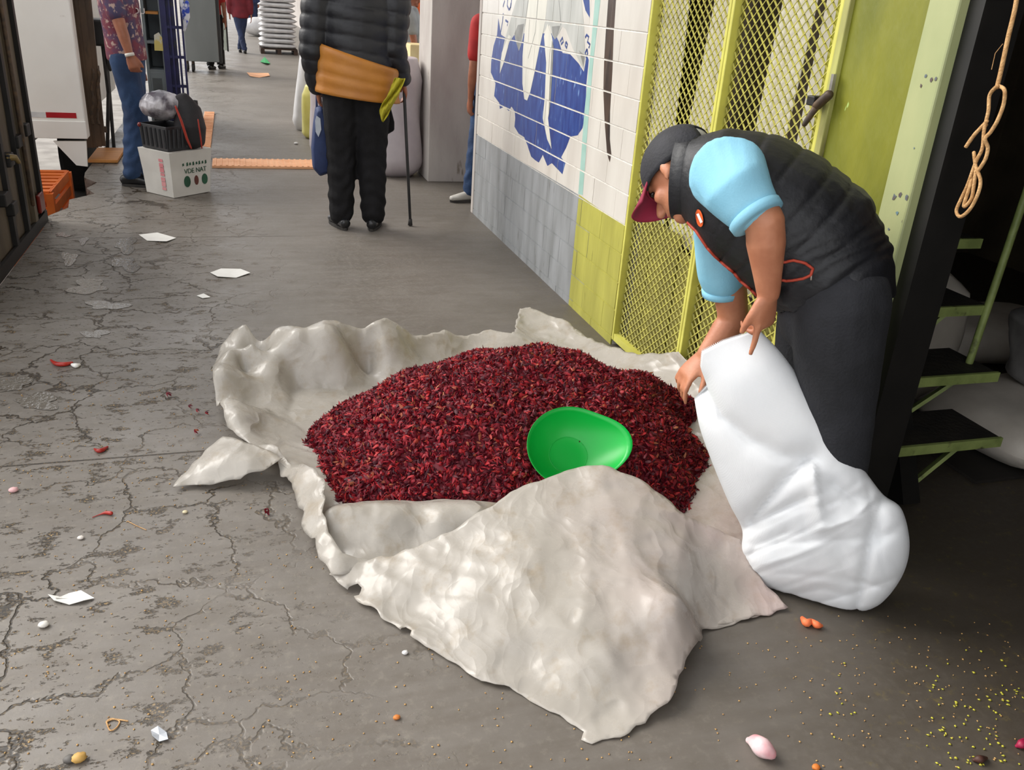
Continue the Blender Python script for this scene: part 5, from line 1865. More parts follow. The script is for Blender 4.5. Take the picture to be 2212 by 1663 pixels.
# bending helper in front of the orange wall
pb = PY(880, 110, 10.6)
t = thing('person', 'helper in a grey shirt bending down before the orange wall', 'person', (pb[0] + .15, 10.6, 0))
q0 = lambda a, b, dy=0.0: PY(a, b, 10.6 + dy)
mb = MB()
hip = np.array([pb[0] + .12, 10.6, .93]); chs = q0(878, 30); hd = q0(893, -8, 0.0)
mb.loft([hip, (hip + chs) / 2, chs], [.14, .13, .14], [.10, .10, .10], (0, 1, 0), 14)
head_parts(mb, hd, nrm([0.6, 0.1, -0.7]), np.array([0, 1.0, 0]), nrm([0.7, 0, 0.6]))
mb.tube([chs, hd], [.06, .055], 10)
for sg in (-1, 1):
    s_ = chs + [0, .17 * sg, 0]; e_ = s_ + [.06, 0, -.28]; w_ = e_ + [.05, 0, -.22]
    mb.tube([s_, e_, w_], [.05, .04, .027], 10); hand_parts(mb, w_, (0.2, 0, -1), (0, sg, 0), (1, 0, 0))
    h_ = hip + [0, .09 * sg, -.05]; a_ = np.array([hip[0] + .02, 10.6 + .1 * sg, .08])
    mb.tube([h_, (h_ + a_) / 2, a_], [.08, .056, .04], 10)
blob(mb, 'body', M_SKIN2, t, 0.012, 2)
mb = MB(); mb.loft([hip + [0, 0, .03], (hip + chs) / 2, chs + [0.02, 0, .02]], [.165, .165, .175], [.13, .13, .12], (0, 1, 0), 16)
for sg in (-1, 1):
    s_ = chs + [0, .17 * sg, 0]; mb.tube([s_, s_ + [.04, 0, -.16]], [.075, .068], 12)
blob(mb, 'shirt', M_GREYT, t, 0.018, 2)
mb = MB(); mb.loft([hip + [0, 0, .05], hip - [0, 0, .1]], [.17, .16], [.13, .13], (0, 1, 0), 16)
for sg in (-1, 1):
    h_ = hip + [0, .09 * sg, -.05]; a_ = np.array([hip[0] + .02, 10.6 + .1 * sg, .08]); mb.tube([h_, (h_ + a_) / 2, a_], [.10, .08, .07], 12)
blob(mb, 'trousers', M_BLACKCLOTH, t, 0.018, 2)
hair_cap(t, hd, nrm([0.6, 0.1, -0.7]), np.array([0, 1.0, 0]), nrm([0.7, 0, 0.6]), M_DARKHAIR)
for sg in (-1, 1):
    shoe(t, (hip[0] + .02, 10.6 + .1 * sg, .08), (1, 0))


# ================================================================== TRUCKS AND LOADS ON THE LEFT
M_TRUCKDK = mat('grimy_truck_panel', srgb(104, 92, 74), srgb(78, 68, 54), 0.6, 4, 0.25, 30, stretch=(1, 1, 0.3), c3=srgb(40, 34, 28), s3=6, lo3=0.56, hi3=0.68)
M_TRUCKWH = mat('white_truck_panel', srgb(232, 229, 222), srgb(222, 218, 210), 0.4, 2, c3=srgb(176, 166, 152), s3=9, lo3=0.68, hi3=0.78)
M_RUBBER = mat('black_rubber', srgb(26, 25, 24), srgb(38, 36, 34), 0.8)
M_REDL = mat('red_lens', srgb(120, 26, 18), srgb(98, 20, 14), 0.25)
M_BROWN = mat('brown_truck_frame', srgb(98, 76, 56), srgb(66, 52, 40), 0.6, 6, 0.25, 30, stretch=(1, 1, 0.3), c3=srgb(30, 26, 22), s3=7, lo3=0.58, hi3=0.68)
YN = 6.18


def wheel(parent, c, r=0.42, w=0.26):
    mb = MB(); prof = [(r * .55, -w / 2), (r * .95, -w / 2), (r, -w * .35), (r, w * .35), (r * .95, w / 2), (r * .55, w / 2)]
    Rg = [[np.array(c) + np.array([x, rr * math.cos(a), rr * math.sin(a)]) for a in np.linspace(0, 2 * math.pi, 32, endpoint=False)] for rr, x in prof]
    mb.rings(Rg); o = mb.obj('tyre', M_RUBBER, parent, smooth=False)
    mb = MB(); Rg = [[np.array(c) + np.array([x, rr * math.cos(a), rr * math.sin(a)]) for a in np.linspace(0, 2 * math.pi, 24, endpoint=False)] for rr, x in ((r * .55, -w * .4), (r * .2, -w * .2), (r * .2, w * .2), (r * .55, w * .4))]
    mb.rings(Rg); mb.obj('hub', M_OLD, o)


tk = thing('truck', 'grimy dark box truck parked close along the left platform edge', 'truck', (TX - 1.2, 4.5, -0.7))
mb = MB(); mb.box((TX - 2.3, 4.1, 0.02), (TX - 0.03, YN, 1.75)); mb.obj('cargo_box', M_TRUCKDK, tk, bevel=0.01)
for y_, w_ in ((YN - 0.04, .05), (YN - 0.30, .07), (YN - 0.52, .05), (YN - 0.85, .05), (YN - 1.3, .05), (YN - 1.7, .05)):
    mb = MB(); mb.box((TX - 0.03, y_ - w_ / 2, 0.05), (TX - 0.004, y_ + w_ / 2, 1.72)); mb.obj('side_rib', M_TRUCKDK if w_ > .06 else M_BLACKST, tk)
for (px_, py_) in ((40, 305), (22, 345), (58, 280), (30, 450), (12, 430)):
    p = PX(px_, py_, TX); mb = MB(); mb.box((-.035, -.05, -.035), (.012, .05, .035), c=p); mb.obj('hinge', M_BLACKST, tk, bevel=0.006)
mb = MB(); p0 = PX(48, 0, TX); mb.tube([np.array([TX + .01, YN - .42, 0.2]), np.array([TX + .01, YN - .42, 1.7])], 0.012, 8); mb.obj('lock_rod', M_OLD, tk, smooth=True)
mb = MB(); p = PX(88, 438, TX - .005); mb.box((-.012, -.07, -.055), (.012, .07, .06), c=p); mb.obj('tail_light', M_REDL, tk, bevel=0.01)
mb = MB(); p = PX(18, 340, TX); mb.tube([p, p + [.03, .02, -.005], p + [.04, .03, -.03]], [.02, .018, .012], 8); mb.obj('marker_lamp', mat('amber_lamp', srgb(176, 146, 58), srgb(120, 100, 60), 0.3), tk, smooth=True)
mb = MB(); mb.box((TX - 2.2, 4.15, -0.25), (TX - .5, YN - .1, 0.02)); mb.obj('chassis', M_BLACKST, tk)
for y_ in (5.0,):
    for x_ in (TX - 2.1, TX - 0.45):
        wheel(tk, (x_, y_, -0.28))
mb = MB(); mb.box((TX - 0.02, 4.1, 0.0), (TX - .002, YN, 0.07)); mb.obj('sill', M_BLACKST, tk)

YW = 8.05
tw = thing('truck', 'white box truck with a red reflective strip beyond the dark truck', 'truck', (TX - 1.2, 11.0, -0.7))
b0 = PY(190, 300, YW)
mb = MB(); mb.box((TX - 2.4, YW, b0[2]), (b0[0], YW + 0.14, 2.2)); mb.obj('rear_frame', M_TRUCKWH, tw, bevel=0.01)
mb = MB(); mb.box((TX - 2.4, YW + 0.14, b0[2] + .05), (b0[0] - 0.14, YW + 3.4, 2.18)); mb.obj('cargo_box', M_TRUCKWH, tw)
z0, z1 = PY(165, 250, YW)[2] - .02, PY(165, 250, YW)[2] + .022
xa, xb, xc = PY(60, 245, YW)[0], PY(99, 245, YW)[0], PY(165, 250, YW)[0]
mb = MB(); mb.box((xb, YW - .003, z0), (xc, YW, z1)); mb.obj('red_reflector', mat('red_tape', srgb(168, 24, 34), srgb(150, 20, 30), 0.35), tw)
mb = MB(); mb.box((xa - .2, YW - .003, z0), (xb, YW, z1)); mb.obj('white_reflector', mat('silver_tape', srgb(206, 206, 204), srgb(190, 190, 190), 0.3), tw)
mb = MB(); mb.box((TX - 2.4, YW - .012, b0[2]), (b0[0], YW, b0[2] + .14)); mb.obj('bumper_sill', M_TRUCKWH, tw, bevel=0.004)
pts = [PY(115, 305, YW), PY(186, 305, YW), PY(189, 360, YW), PY(165, 357, YW)]
mb = MB(); mb.prism(pts, (0, .03, 0)); mb.obj('mud_flap', M_TRUCKWH, tw)
mb = MB(); mb.box((TX - 2.3, YW + .2, -0.25), (TX - .95, YW + 3.3, b0[2] + .05)); mb.obj('chassis', M_BLACKST, tw)
for y_ in (YW + 2.4,):
    for x_ in (TX - 2.1, TX - .45):
        wheel(tw, (x_, y_, -0.28))

# opened brown slatted tail of the next truck: upright bars, chains
tb = thing('truck_tailgate', 'brown upright slatted truck gate folded open behind the white truck', 'tailgate', (TX + .05, 9.0, 0))
for (pa_, pb_, w_) in (((152, 0), (196, 318), .05), ((166, 0), (206, 318), .035), ((176, 0), (214, 316), .045), ((190, 0), (222, 315), .03)):
    q0 = PY(*pa_, 8.35); q1 = PY(*pb_, 8.45); q0 = q1 + (q0 - q1) * 1.7
    mb = MB(); mb.bar(q1, q0, w_, .05); mb.obj('upright', M_BROWN, tb, bevel=0.004)
for z_ in (0.25, 0.75, 1.15):
    mb = MB(); mb.bar((PY(176, 200, 8.42)[0] - .06, 8.44, z_), (PY(225, 200, 8.42)[0] - .02, 8.46, z_), .03, .05); mb.obj('cross_bar', M_BROWN, tb)
for px_ in (200, 212):
    P_ = [PY(px_ + 2 * math.sin(i), 150 + i * 9, 8.30) for i in range(14)]
    mb = MB(); mb.tube(P_, [.010 + .004 * (i % 2) for i in range(14)], 8); mb.obj('chain', M_OLD, tb, smooth=True)
# the pale body it belongs to
M_WOOD = mat('orange_plank', srgb(206, 142, 72), srgb(186, 122, 58), 0.6, 5, 0.2, 40, stretch=(1, 6, 1))
M_STRIP = mat('salmon_board', srgb(238, 182, 138), srgb(224, 160, 114), 0.65, 6, 0.2, 40)
mb = MB(); a = G(190, 352); mb.box((G(192, 350)[0], 8.22, 0.004), (G(262, 350)[0] - .02, 8.85, .03))
tag(mb.obj('plank', M_WOOD, bevel=0.004), 'flat orange plank behind the legs of the man in jeans', 'plank')


def ribbed_strip(name, label, x0, x1, y0, y1, along, pitch=0.034):
    t = thing(name, label, 'floor board', ((x0 + x1) / 2, (y0 + y1) / 2, 0))
    mb = MB(); mb.box((x0, y0, 0.001), (x1, y1, .022)); mb.obj('board', M_STRIP, t, bevel=0.002)
    L = (x1 - x0) if along == 'x' else (y1 - y0)
    for i in range(int(L / pitch)):
        mb = MB()
        if along == 'x':
            x = x0 + pitch * (i + .5); mb.box((x - .009, y0 + .004, .022), (x + .009, y1 - .004, .027))
        else:
            y = y0 + pitch * (i + .5); mb.box((x0 + .004, y - .009, .022), (x1 - .004, y + .009, .027))
        mb.obj('rib', M_STRIP, t)
    return t


ribbed_strip('ribbed_board', 'salmon ribbed board lying across the lane beyond the cane man', -0.24, 1.10, 8.06, 8.42, 'x', 0.05)
ribbed_strip('ribbed_board', 'salmon ribbed board running away from the camera behind the luggage', -0.385, -0.27, 8.12, 11.65, 'y', 0.09)

# luggage: box, crate, bag of clothes, rucksack
M_CARD = mat('white_carton', srgb(216, 212, 204), srgb(200, 196, 188), 0.7, 4)
c0 = G(312, 415); c1 = G(375, 430); c2 = G(452, 413)
bx = thing('carton', 'white cardboard carton with dark green printing standing on the floor', 'box', c1)
e1 = c0 - c1; e2 = c2 - c1; hb = 0.335
e1[2] = e2[2] = 0; e2 = nrm(e2 - nrm(e1) * (e2 @ nrm(e1)) * 0.9) * np.linalg.norm(e2)
fl_ = np.array([0.0, 0, 0])
Vb = []
for z_, f_ in ((0.004, 0.93), (hb * .5, .98), (hb, 1.06)):
    cc = c1 + (e1 + e2) / 2
    for a, b in ((0, 0), (1, 0), (1, 1), (0, 1)):
        q = c1 + e1 * a + e2 * b
        Vb.append(cc + (q - cc) * f_ + np.array([0, 0, z_]))
mb = MB(); mb.add(Vb, [(i * 4 + j, i * 4 + (j + 1) % 4, i * 4 + 4 + (j + 1) % 4, i * 4 + 4 + j) for i in range(2) for j in range(4)] + [(3, 2, 1, 0), (8, 9, 10, 11)])
mb.obj('carton_body', M_CARD, bx)
M_GPRINT = mat('green_print', srgb(40, 88, 62), srgb(30, 70, 48), 0.7)
M_RPRINT = mat('red_print', srgb(206, 120, 126), srgb(216, 150, 150), 0.7)
M_BPRINT = mat('brown_print', srgb(110, 58, 44), srgb(90, 44, 34), 0.7)
n2 = nrm(np.cross(e2, [0, 0, 1.0])); n2 = n2 if n2[1] < 0 else -n2
n1 = nrm(np.cross(e1, [0, 0, 1.0])); n1 = n1 if n1[1] < 0 else -n1


def face_pt(e, n_, a, z, out=0.012):
    """point on the flared carton side"""
    cc = c1 + (e1 + e2) / 2
    f_ = (0.93 + .05 * z / (hb * .5)) if z < hb * .5 else (.98 + .08 * (z - hb * .5) / (hb * .5))
    q = c1 + e * a
    return cc + (q - cc) * f_ + np.array([0, 0, z]) + n_ * (0.003)


for k_, a_ in enumerate((.30, .40, .47, .55, .63, .70, .78, .86)):
    c_ = face_pt(e2, n2, a_, .238); hh = .011 + .004 * (k_ % 2)
    pts = [c_ + nrm(e2) * a * .0085 + np.array([0, 0, b * hh]) for a, b in ((-1, -1), (1, -.6), (.6, 1), (-.8, .7))]
    mb = MB(); mb.prism(pts, -n2 * .001); mb.obj('printed_mark', M_GPRINT, bx)
text_part('VDE NAT', 0.050, face_pt(e2, n2, .60, .185), e2, (0, 0, 1), M_GPRINT, bx, 'printed_line')
for a_, m_, w_, h_ in ((.38, M_GPRINT, .030, .042), (.62, M_BPRINT, .020, .036), (.84, M_GPRINT, .028, .040)):
    c_ = face_pt(e2, n2, a_, .110)
    pts = [c_ + nrm(e2) * w_ * math.cos(q) + np.array([0, 0, 1.0]) * h_ * math.sin(q) for q in np.linspace(0, 2 * math.pi, 16, endpoint=False)]
    mb = MB(); mb.prism(pts, -n2 * 0.002); mb.obj('printed_emblem', m_, bx)
for k_ in range(7):
    c_ = face_pt(e1, n1, .30, .27 - k_ * .035); hh = .010 + .004 * (k_ % 3)
    pts = [c_ + nrm(e1) * a * .022 + np.array([0, 0, b * hh]) for a, b in ((-1, -1), (1, -1), (1, 1), (-1, 1))]
    mb = MB(); mb.prism(pts, -n1 * .001); mb.obj('printed_mark', M_RPRINT, bx)
M_BLKPL = mat('black_crate_plastic', srgb(30, 30, 33), srgb(40, 40, 43), 0.45)
cr = thing('crate', 'black ribbed plastic crate on top of the white carton', 'crate', c1 + (e1 + e2) / 2 + np.array([0, 0, hb + .004]))
cc = c1 + (e1 + e2) / 2
x1, x2 = nrm(e1), nrm(e2)
fr_ = lambda a, b, z: cc - x2 * .065 + x1 * a + x2 * b + np.array([0, 0, hb + .004 + z])
A_, B_ = .150, .120
ch = .175
ring = lambda s_, z: [fr_(-A_ * s_, -B_ * s_, z), fr_(A_ * s_, -B_ * s_, z), fr_(A_ * s_, B_ * s_, z), fr_(-A_ * s_, B_ * s_, z)]
mb = MB(); mb.rings([ring(.93, 0), ring(1, ch), ring(.94, ch), ring(.88, .012)]); mb.obj('crate_body', M_BLKPL, cr, bevel=0.004)
for i in range(6):
    t_ = -0.8 + 1.6 * i / 5
    for (p, q) in ((fr_(A_ * t_, -B_ * .95, .02), fr_(A_ * t_, -B_ * 1.01, ch - .02)), (fr_(-A_ * .95, B_ * t_, .02), fr_(-A_ * 1.01, B_ * t_, ch - .02))):
        mb = MB(); mb.bar(p, q, .016, .012); mb.obj('rib', M_BLKPL, cr)
mb = MB(); p = fr_(A_ * .92, -B_ * .98, ch - .015); mb.ell(p, (.018, .018, .018), None, 10, 6); mb.obj('red_clip', M_REDL, cr, smooth=True)
# see-through bag stuffed with grey clothes
M_PLB = mat('grey_bundle_plastic', srgb(196, 192, 196), srgb(88, 82, 90), 0.3, 9, 0.6, 22, lo=0.40, hi=0.60)
bc = cc + np.array([-.05, 0, hb + ch + .125]) + x1 * .02
mb = MB()
mb.ell(bc, (.165, .14, .115), None, 24, 14); mb.ell(bc + [.12, -.03, .03], (.06, .06, .05), None); mb.ell(bc + [.14, -.05, -.09], (.04, .03, .03), None)


def crumple(co, no):
    q = np.column_stack([co[:, 0] + co[:, 2] * .7, co[:, 1] + co[:, 2] * 1.1])
    return co + no * (crease(q, 34, .03, 6, 9) - .012)[:, None]


pl = tag(blob(mb, 'clothes_bundle', M_PLB, None, 0.010, 2, crumple), 'plastic bag stuffed with grey clothes on the black crate', 'bag')
M_RUCK = mat('black_ruck_fabric', srgb(28, 26, 28), srgb(40, 34, 36), 0.7, 10, 0.25, 70)
rk = thing('backpack', 'black and red backpack slumped on the carton beside the crate', 'backpack', cc + x2 * .17 + np.array([0, 0, hb]))
mb = MB()
ro = np.array([PY(413, 322, c1[1] + .10)[0], c1[1] + .20, hb + .05])
mb.loft([ro, ro + [0, .01, .10], ro + [-.01, .03, .22], ro + [-.05, .04, .31]], [.10, .115, .10, .06], [.085, .10, .085, .05], (1, 0, 0), 18)
blob(mb, 'pack_body', M_RUCK, rk, 0.010, 3)
mb = MB(); mb.tube([PY(380, 232, c1[1] + .04), PY(392, 262, c1[1] + .03), PY(404, 300, c1[1] + .03), PY(412, 318, c1[1] + .04)], [.014, .018, .018, .014], 10, flat=.5); mb.obj('red_strap', mat('red_webbing', srgb(176, 54, 34), srgb(150, 42, 30), .7), rk, smooth=True)
mb = MB(); mb.tube([PY(428, 260, c1[1] + .06), PY(434, 300, c1[1] + .05), PY(436, 318, c1[1] + .06)], [.010, .012, .010], 10, flat=.5); mb.obj('red_piping', mat('red_webbing', (0, 0, 0)), rk, smooth=True)

# orange plastic stool-crate at the platform edge, standing in the yard
M_ORCR = mat('orange_crate_plastic', srgb(222, 112, 36), srgb(204, 96, 28), 0.45)
oc = thing('crate', 'orange slatted plastic crate standing against the broken platform edge', 'crate', (-1.45, 7.35, -0.7))
ox0, ox1, oy0, oy1, oz = -1.62, -1.34, 6.95, 7.75, PY(150, 385, 7.5)[2]
for x_ in (ox0, ox1):
    for y_ in (oy0, oy1):
        mb = MB(); mb.box((x_ - .025, y_ - .03, -0.7), (x_ + .025, y_ + .03, oz)); mb.obj('corner_post', M_ORCR, oc)
for i in range(6):
    z_ = -0.62 + i * (oz + .62) / 5.5
    for y_ in (oy0, oy1):
        mb = MB(); mb.box((ox0, y_ - .012, z_), (ox1, y_ + .012, z_ + .07)); mb.obj('slat', M_ORCR, oc)
    for x_ in (ox0, ox1):
        mb = MB(); mb.box((x_ - .012, oy0, z_), (x_ + .012, oy1, z_ + .07)); mb.obj('slat', M_ORCR, oc)
for i in range(7):
    y_ = oy0 + .03 + i * (oy1 - oy0 - .06) / 6
    mb = MB(); mb.box((ox0, y_ - .035, oz), (ox1, y_ + .035, oz + .015)); mb.obj('top_slat', M_ORCR, oc)

# black stand behind the man in jeans
M_BLKMET = mat('black_metal', srgb(26, 26, 28), srgb(36, 36, 38), 0.45)
stn = thing('folding_stand', 'black folding stand with a small seat behind the man in jeans', 'stand', G(232, 322))
y_s = G(232, 322)[1]
mb = MB(); p = PY(222, 72, y_s); mb.box((-.10, -.14, -.10), (.10, .14, .12), c=p); mb.obj('seat_pad', M_BLKMET, stn, bevel=0.02)
for a, b in (((222, 100), (234, 200)), ((234, 200), (232, 320)), ((226, 100), (238, 150))):
    mb = MB(); mb.tube([PY(*a, y_s), PY(*b, y_s)], .016, 8); mb.obj('leg', M_BLKMET, stn, smooth=True)
mb = MB(); mb.tube([PY(228, 100, y_s + .2), G(246, 318)], .016, 8); mb.obj('leg', M_BLKMET, stn, smooth=True)

# grey cabinet with shelves
M_CABG = mat('blue_grey_steel', srgb(128, 136, 140), srgb(112, 120, 124), 0.5, 3)
yc_ = 10.9
ca = PY(322, 200, yc_); cbq = PY(373, 200, yc_)
x0, x1_ = ca[0], cbq[0]
cab = thing('cabinet', 'blue grey steel shelf cabinet left of the dark blue hand truck', 'cabinet', ((x0 + x1_) / 2, yc_ + .2, 0))
for xx in (x0, x1_ - .07):
    mb = MB(); mb.box((xx, yc_, 0.0), (xx + (.03 if xx == x0 else .07), yc_ + .5, 1.7)); mb.obj('side', M_CABG, cab, bevel=0.004)
mb = MB(); mb.box((x0, yc_ + .47, 0), (x1_, yc_ + .5, 1.7)); mb.obj('back', M_CABG, cab)
for z_ in (.06, .52, .82, 1.68):
    mb = MB(); mb.box((x0 + .03, yc_ + .01, z_), (x1_ - .07, yc_ + .47, z_ + .03)); mb.obj('shelf', M_CABG, cab)
mb = MB(); mb.box((x0 + .03, yc_ + .0, .10), (x1_ - .07, yc_ + .02, .52)); dr_ = mb.obj('door', M_CABG, cab, bevel=0.003)
mb = MB(); mb.box((x0 + .05, yc_ - .006, .14), (x1_ - .10, yc_, .46)); mb.obj('door_panel', mat('dark_grey_panel', srgb(92, 98, 100), srgb(80, 86, 88), .5), dr_)
mb = MB(); mb.box((x0 + .04, yc_ + .05, 1.12), (x1_ - .08, yc_ + .40, 1.145)); mb.obj('wood_shelf', M_WOOD, cab)
p = PY(345, 95, yc_ - .005)
mb = MB(); mb.prism([p + [-.06, 0, -.07], p + [.07, 0, -.07], p + [.06, 0, .02], p + [.0, 0, .12], p + [-.05, 0, .09]], (0, .01, 0))
tag(mb.obj('paper_bag', mat('yellow_white_packet', srgb(226, 206, 120), srgb(226, 222, 210), .6, 12, lo=.45, hi=.55)), 'small yellow and white packet on the cabinet shelf', 'packet')

# dark blue hand truck
M_BLUEM = mat('dark_blue_metal', srgb(38, 40, 92), srgb(28, 30, 72), 0.45, 8, c3=srgb(60, 64, 60), s3=12, lo3=.62, hi3=.7)
yh = 10.6
ht = thing('hand_truck', 'dark blue steel hand truck standing upright behind the luggage', 'hand truck', G(400, 262))
ga, gb = PY(372, 230, yh), PY(408, 230, yh)
for i, px_ in enumerate((370, 384, 398, 408)):
    p = PY(px_, 225, yh)
    mb = MB(); mb.box((p[0] - (.03 if i == 0 else .010), yh - .02, .05), (p[0] + (.03 if i == 0 else .010), yh + .03, 1.62)); mb.obj('upright', M_BLUEM, ht, bevel=0.003)
mb = MB(); mb.box((ga[0] - .03, yh + .022, .12), (gb[0] - .07, yh + .03, 1.5)); mb.obj('back_plate', M_BLUEM, ht)
for z_ in (.1, .4, .7, 1.0, 1.3, 1.55):
    mb = MB(); mb.box((ga[0], yh - .01, z_), (gb[0], yh + .02, z_ + .03)); mb.obj('cross_bar', M_BLUEM, ht)
mb = MB(); mb.box((ga[0] - .02, yh - .28, 0.012), (gb[0] + .02, yh, .022)); mb.obj('toe_plate', M_BLUEM, ht)
for x_ in (ga[0] + .01, gb[0] + .06):
    mb = MB(); Rg = [[np.array([x_ + xx, yh + .13 + rr * math.cos(a), .13 + rr * math.sin(a)]) for a in np.linspace(0, 6.283, 24, endpoint=False)] for rr, xx in ((.06, -.03), (.125, -.03), (.13, 0), (.125, .03), (.06, .03))]
    mb.rings(Rg); mb.obj('wheel', M_RUBBER, ht)
mb = MB()
for i, (a, b) in enumerate((((392, 2), (396, 40)), ((404, 6), (398, 66)))):
    mb.tube([PY(*a, yh - .04), PY((a[0] + b[0]) / 2 + 3, (a[1] + b[1]) / 2, yh - .05), PY(*b, yh - .04)], [.022, .03, .012], 8)
mb.obj('tied_rag', mat('rag_white_blue', srgb(206, 208, 216), srgb(46, 70, 170), .8, 14, lo=.45, hi=.55), ht, smooth=True)

# tall grey cart
yg = 17.0
gl, gr_ = PY(408, 120, yg), PY(474, 132, yg)
ct_ = thing('cart', 'tall grey sheet metal cart with the red shirted person behind it', 'cart', ((gl[0] + gr_[0]) / 2, yg + .3, 0))
zb_ = PY(450, 134, yg)[2]
mb = MB(); mb.box((gl[0] - .05, yg, zb_), (gr_[0], yg + .5, 1.75)); mb.obj('box_body', mat('cart_grey_steel', srgb(112, 116, 114), srgb(98, 102, 100), .5, 2, stretch=(1, 1, .3)), ct_, bevel=0.01)
mb = MB(); mb.box((gr_[0], yg + .02, zb_ - .02), (gr_[0] + .05, yg + .48, 1.75)); mb.obj('corner_post', M_BLACKST, ct_)
for x_ in (gl[0] + .05, gr_[0] - .55):
    for y_ in (yg + .08, yg + .42):
        mb = MB(); mb.tube([np.array([x_ - .02, y_, .07]), np.array([x_ + .02, y_, .07])], .068, 16, round_ends=False); mb.obj('castor', M_RUBBER, ct_)
        mb = MB(); mb.tube([np.array([x_, y_, .09]), np.array([x_, y_, zb_ + .02])], .02, 8); mb.obj('castor_stem', M_OLD, ct_)
ya = 18.9
p0, p1 = PY(474, 108, ya), PY(491, 110, ya)
mb = MB(); mb.box((p0[0], ya, p0[2]), (p1[0], ya + .04, 1.2))
mb2 = thing('display_panel', 'narrow pale green framed panel right of the grey cart', 'panel', (p0[0], ya, 0))
mb.obj('panel', mat('pale_green_panel', srgb(186, 196, 184), srgb(170, 182, 168), .5), mb2)
mb = MB(); mb.box((p1[0], ya - .01, p0[2] - .02), (p1[0] + .03, ya + .05, 1.2)); mb.obj('frame', M_BLACKST, mb2)
mb = MB(); mb.tube([np.array([(p0[0] + p1[0]) / 2, ya + .02, 0.0]), np.array([(p0[0] + p1[0]) / 2, ya + .02, p0[2] + .05])], .02, 8); mb.obj('foot', M_BLACKST, mb2)

# ================================================================== SACKS
M_WSACK = woven('grey_white_sack', srgb(226, 224, 222), srgb(204, 202, 202), .12)
M_PSACK = woven('lilac_white_sack', srgb(214, 206, 208), srgb(198, 190, 194), .12)
M_YSACK = woven('pale_yellow_sack', srgb(228, 220, 132), srgb(214, 204, 110), .12)
M_CRSACK = woven('cream_sack', srgb(206, 200, 190), srgb(184, 178, 168), .12)


def flat_sack(mname, L, Wd, Hh, seed):
    g = np.random.default_rng(seed)
    nu, nv = 14, 10
    V = []; F = []
    for sgn in (1, -1):
        for j in range(nv + 1):
            for i in range(nu + 1):
                x = 2 * i / nu - 1; y = 2 * j / nv - 1
                e_ = (1 - abs(x) ** 5) * (1 - abs(y) ** 4)
                z = sgn * Hh / 2 * (max(e_, 0) ** .55) * (1 + .08 * math.sin(5 * x + seed) * math.cos(4 * y))
                V.append((x * L / 2 * (1 - .05 * abs(y) ** 3), y * Wd / 2 * (1 - .07 * abs(x) ** 4), z))
    n_ = (nu + 1) * (nv + 1)
    for s_ in range(2):
        for j in range(nv):
            for i in range(nu):
                a = s_ * n_ + j * (nu + 1) + i
                q = (a, a + 1, a + nu + 2, a + nu + 1)
                F.append(q if s_ == 0 else q[::-1])
    me = bpy.data.meshes.new(mname); me.from_pydata(V, [], F)
    bm = bmesh.new(); bm.from_mesh(me); bmesh.ops.remove_doubles(bm, verts=bm.verts, dist=1e-4); bm.to_mesh(me); bm.free()
    me.polygons.foreach_set('use_smooth', [True] * len(me.polygons))
    return me


sm_ = [flat_sack('sack', .86, .53, .103, s) for s in range(3)]
for me in sm_:
    me.materials.append(M_WSACK)
pp = G(604, 118)
pal = thing('pallet', 'dark wooden pallet under the stack of white sacks', 'pallet', (pp[0], pp[1] + .5, 0))
M_PAL = mat('dark_pallet_wood', srgb(66, 48, 36), srgb(50, 36, 28), .8, 8)
for i in range(5):
    mb = MB(); mb.box((pp[0] - .42, pp[1] + .02 + i * .24, .10), (pp[0] + .42, pp[1] + .14 + i * .24, .125)); mb.obj('deck_board', M_PAL, pal)
for x_ in (-.38, 0, .38):
    mb = MB(); mb.box((pp[0] + x_ - .045, pp[1] + .02, .0), (pp[0] + x_ + .045, pp[1] + 1.1, .10)); mb.obj('bearer', M_PAL, pal)
ordn = ['lowest', 'second lowest', 'third lowest', 'fourth lowest', 'fifth lowest', 'sixth lowest', 'seventh lowest', 'eighth lowest', 'ninth lowest', 'tenth lowest', 'eleventh lowest', 'twelfth lowest', 'topmost']
for i in range(13):
    for j in range(2):
        o = bpy.data.objects.new('stacked_sack', sm_[(i + j) % 3]); COL.objects.link(o)
        o.location = (pp[0] + random.uniform(-.02, .02), pp[1] + .28 + j * .54, .125 + .056 + i * .111)
        o.rotation_euler = (0, 0, random.uniform(-.05, .05))
        tag(o, f'white sack, {ordn[i]} in the {"front" if j == 0 else "rear"} column of the pallet stack', 'sack', 'white sacks stacked on the pallet')


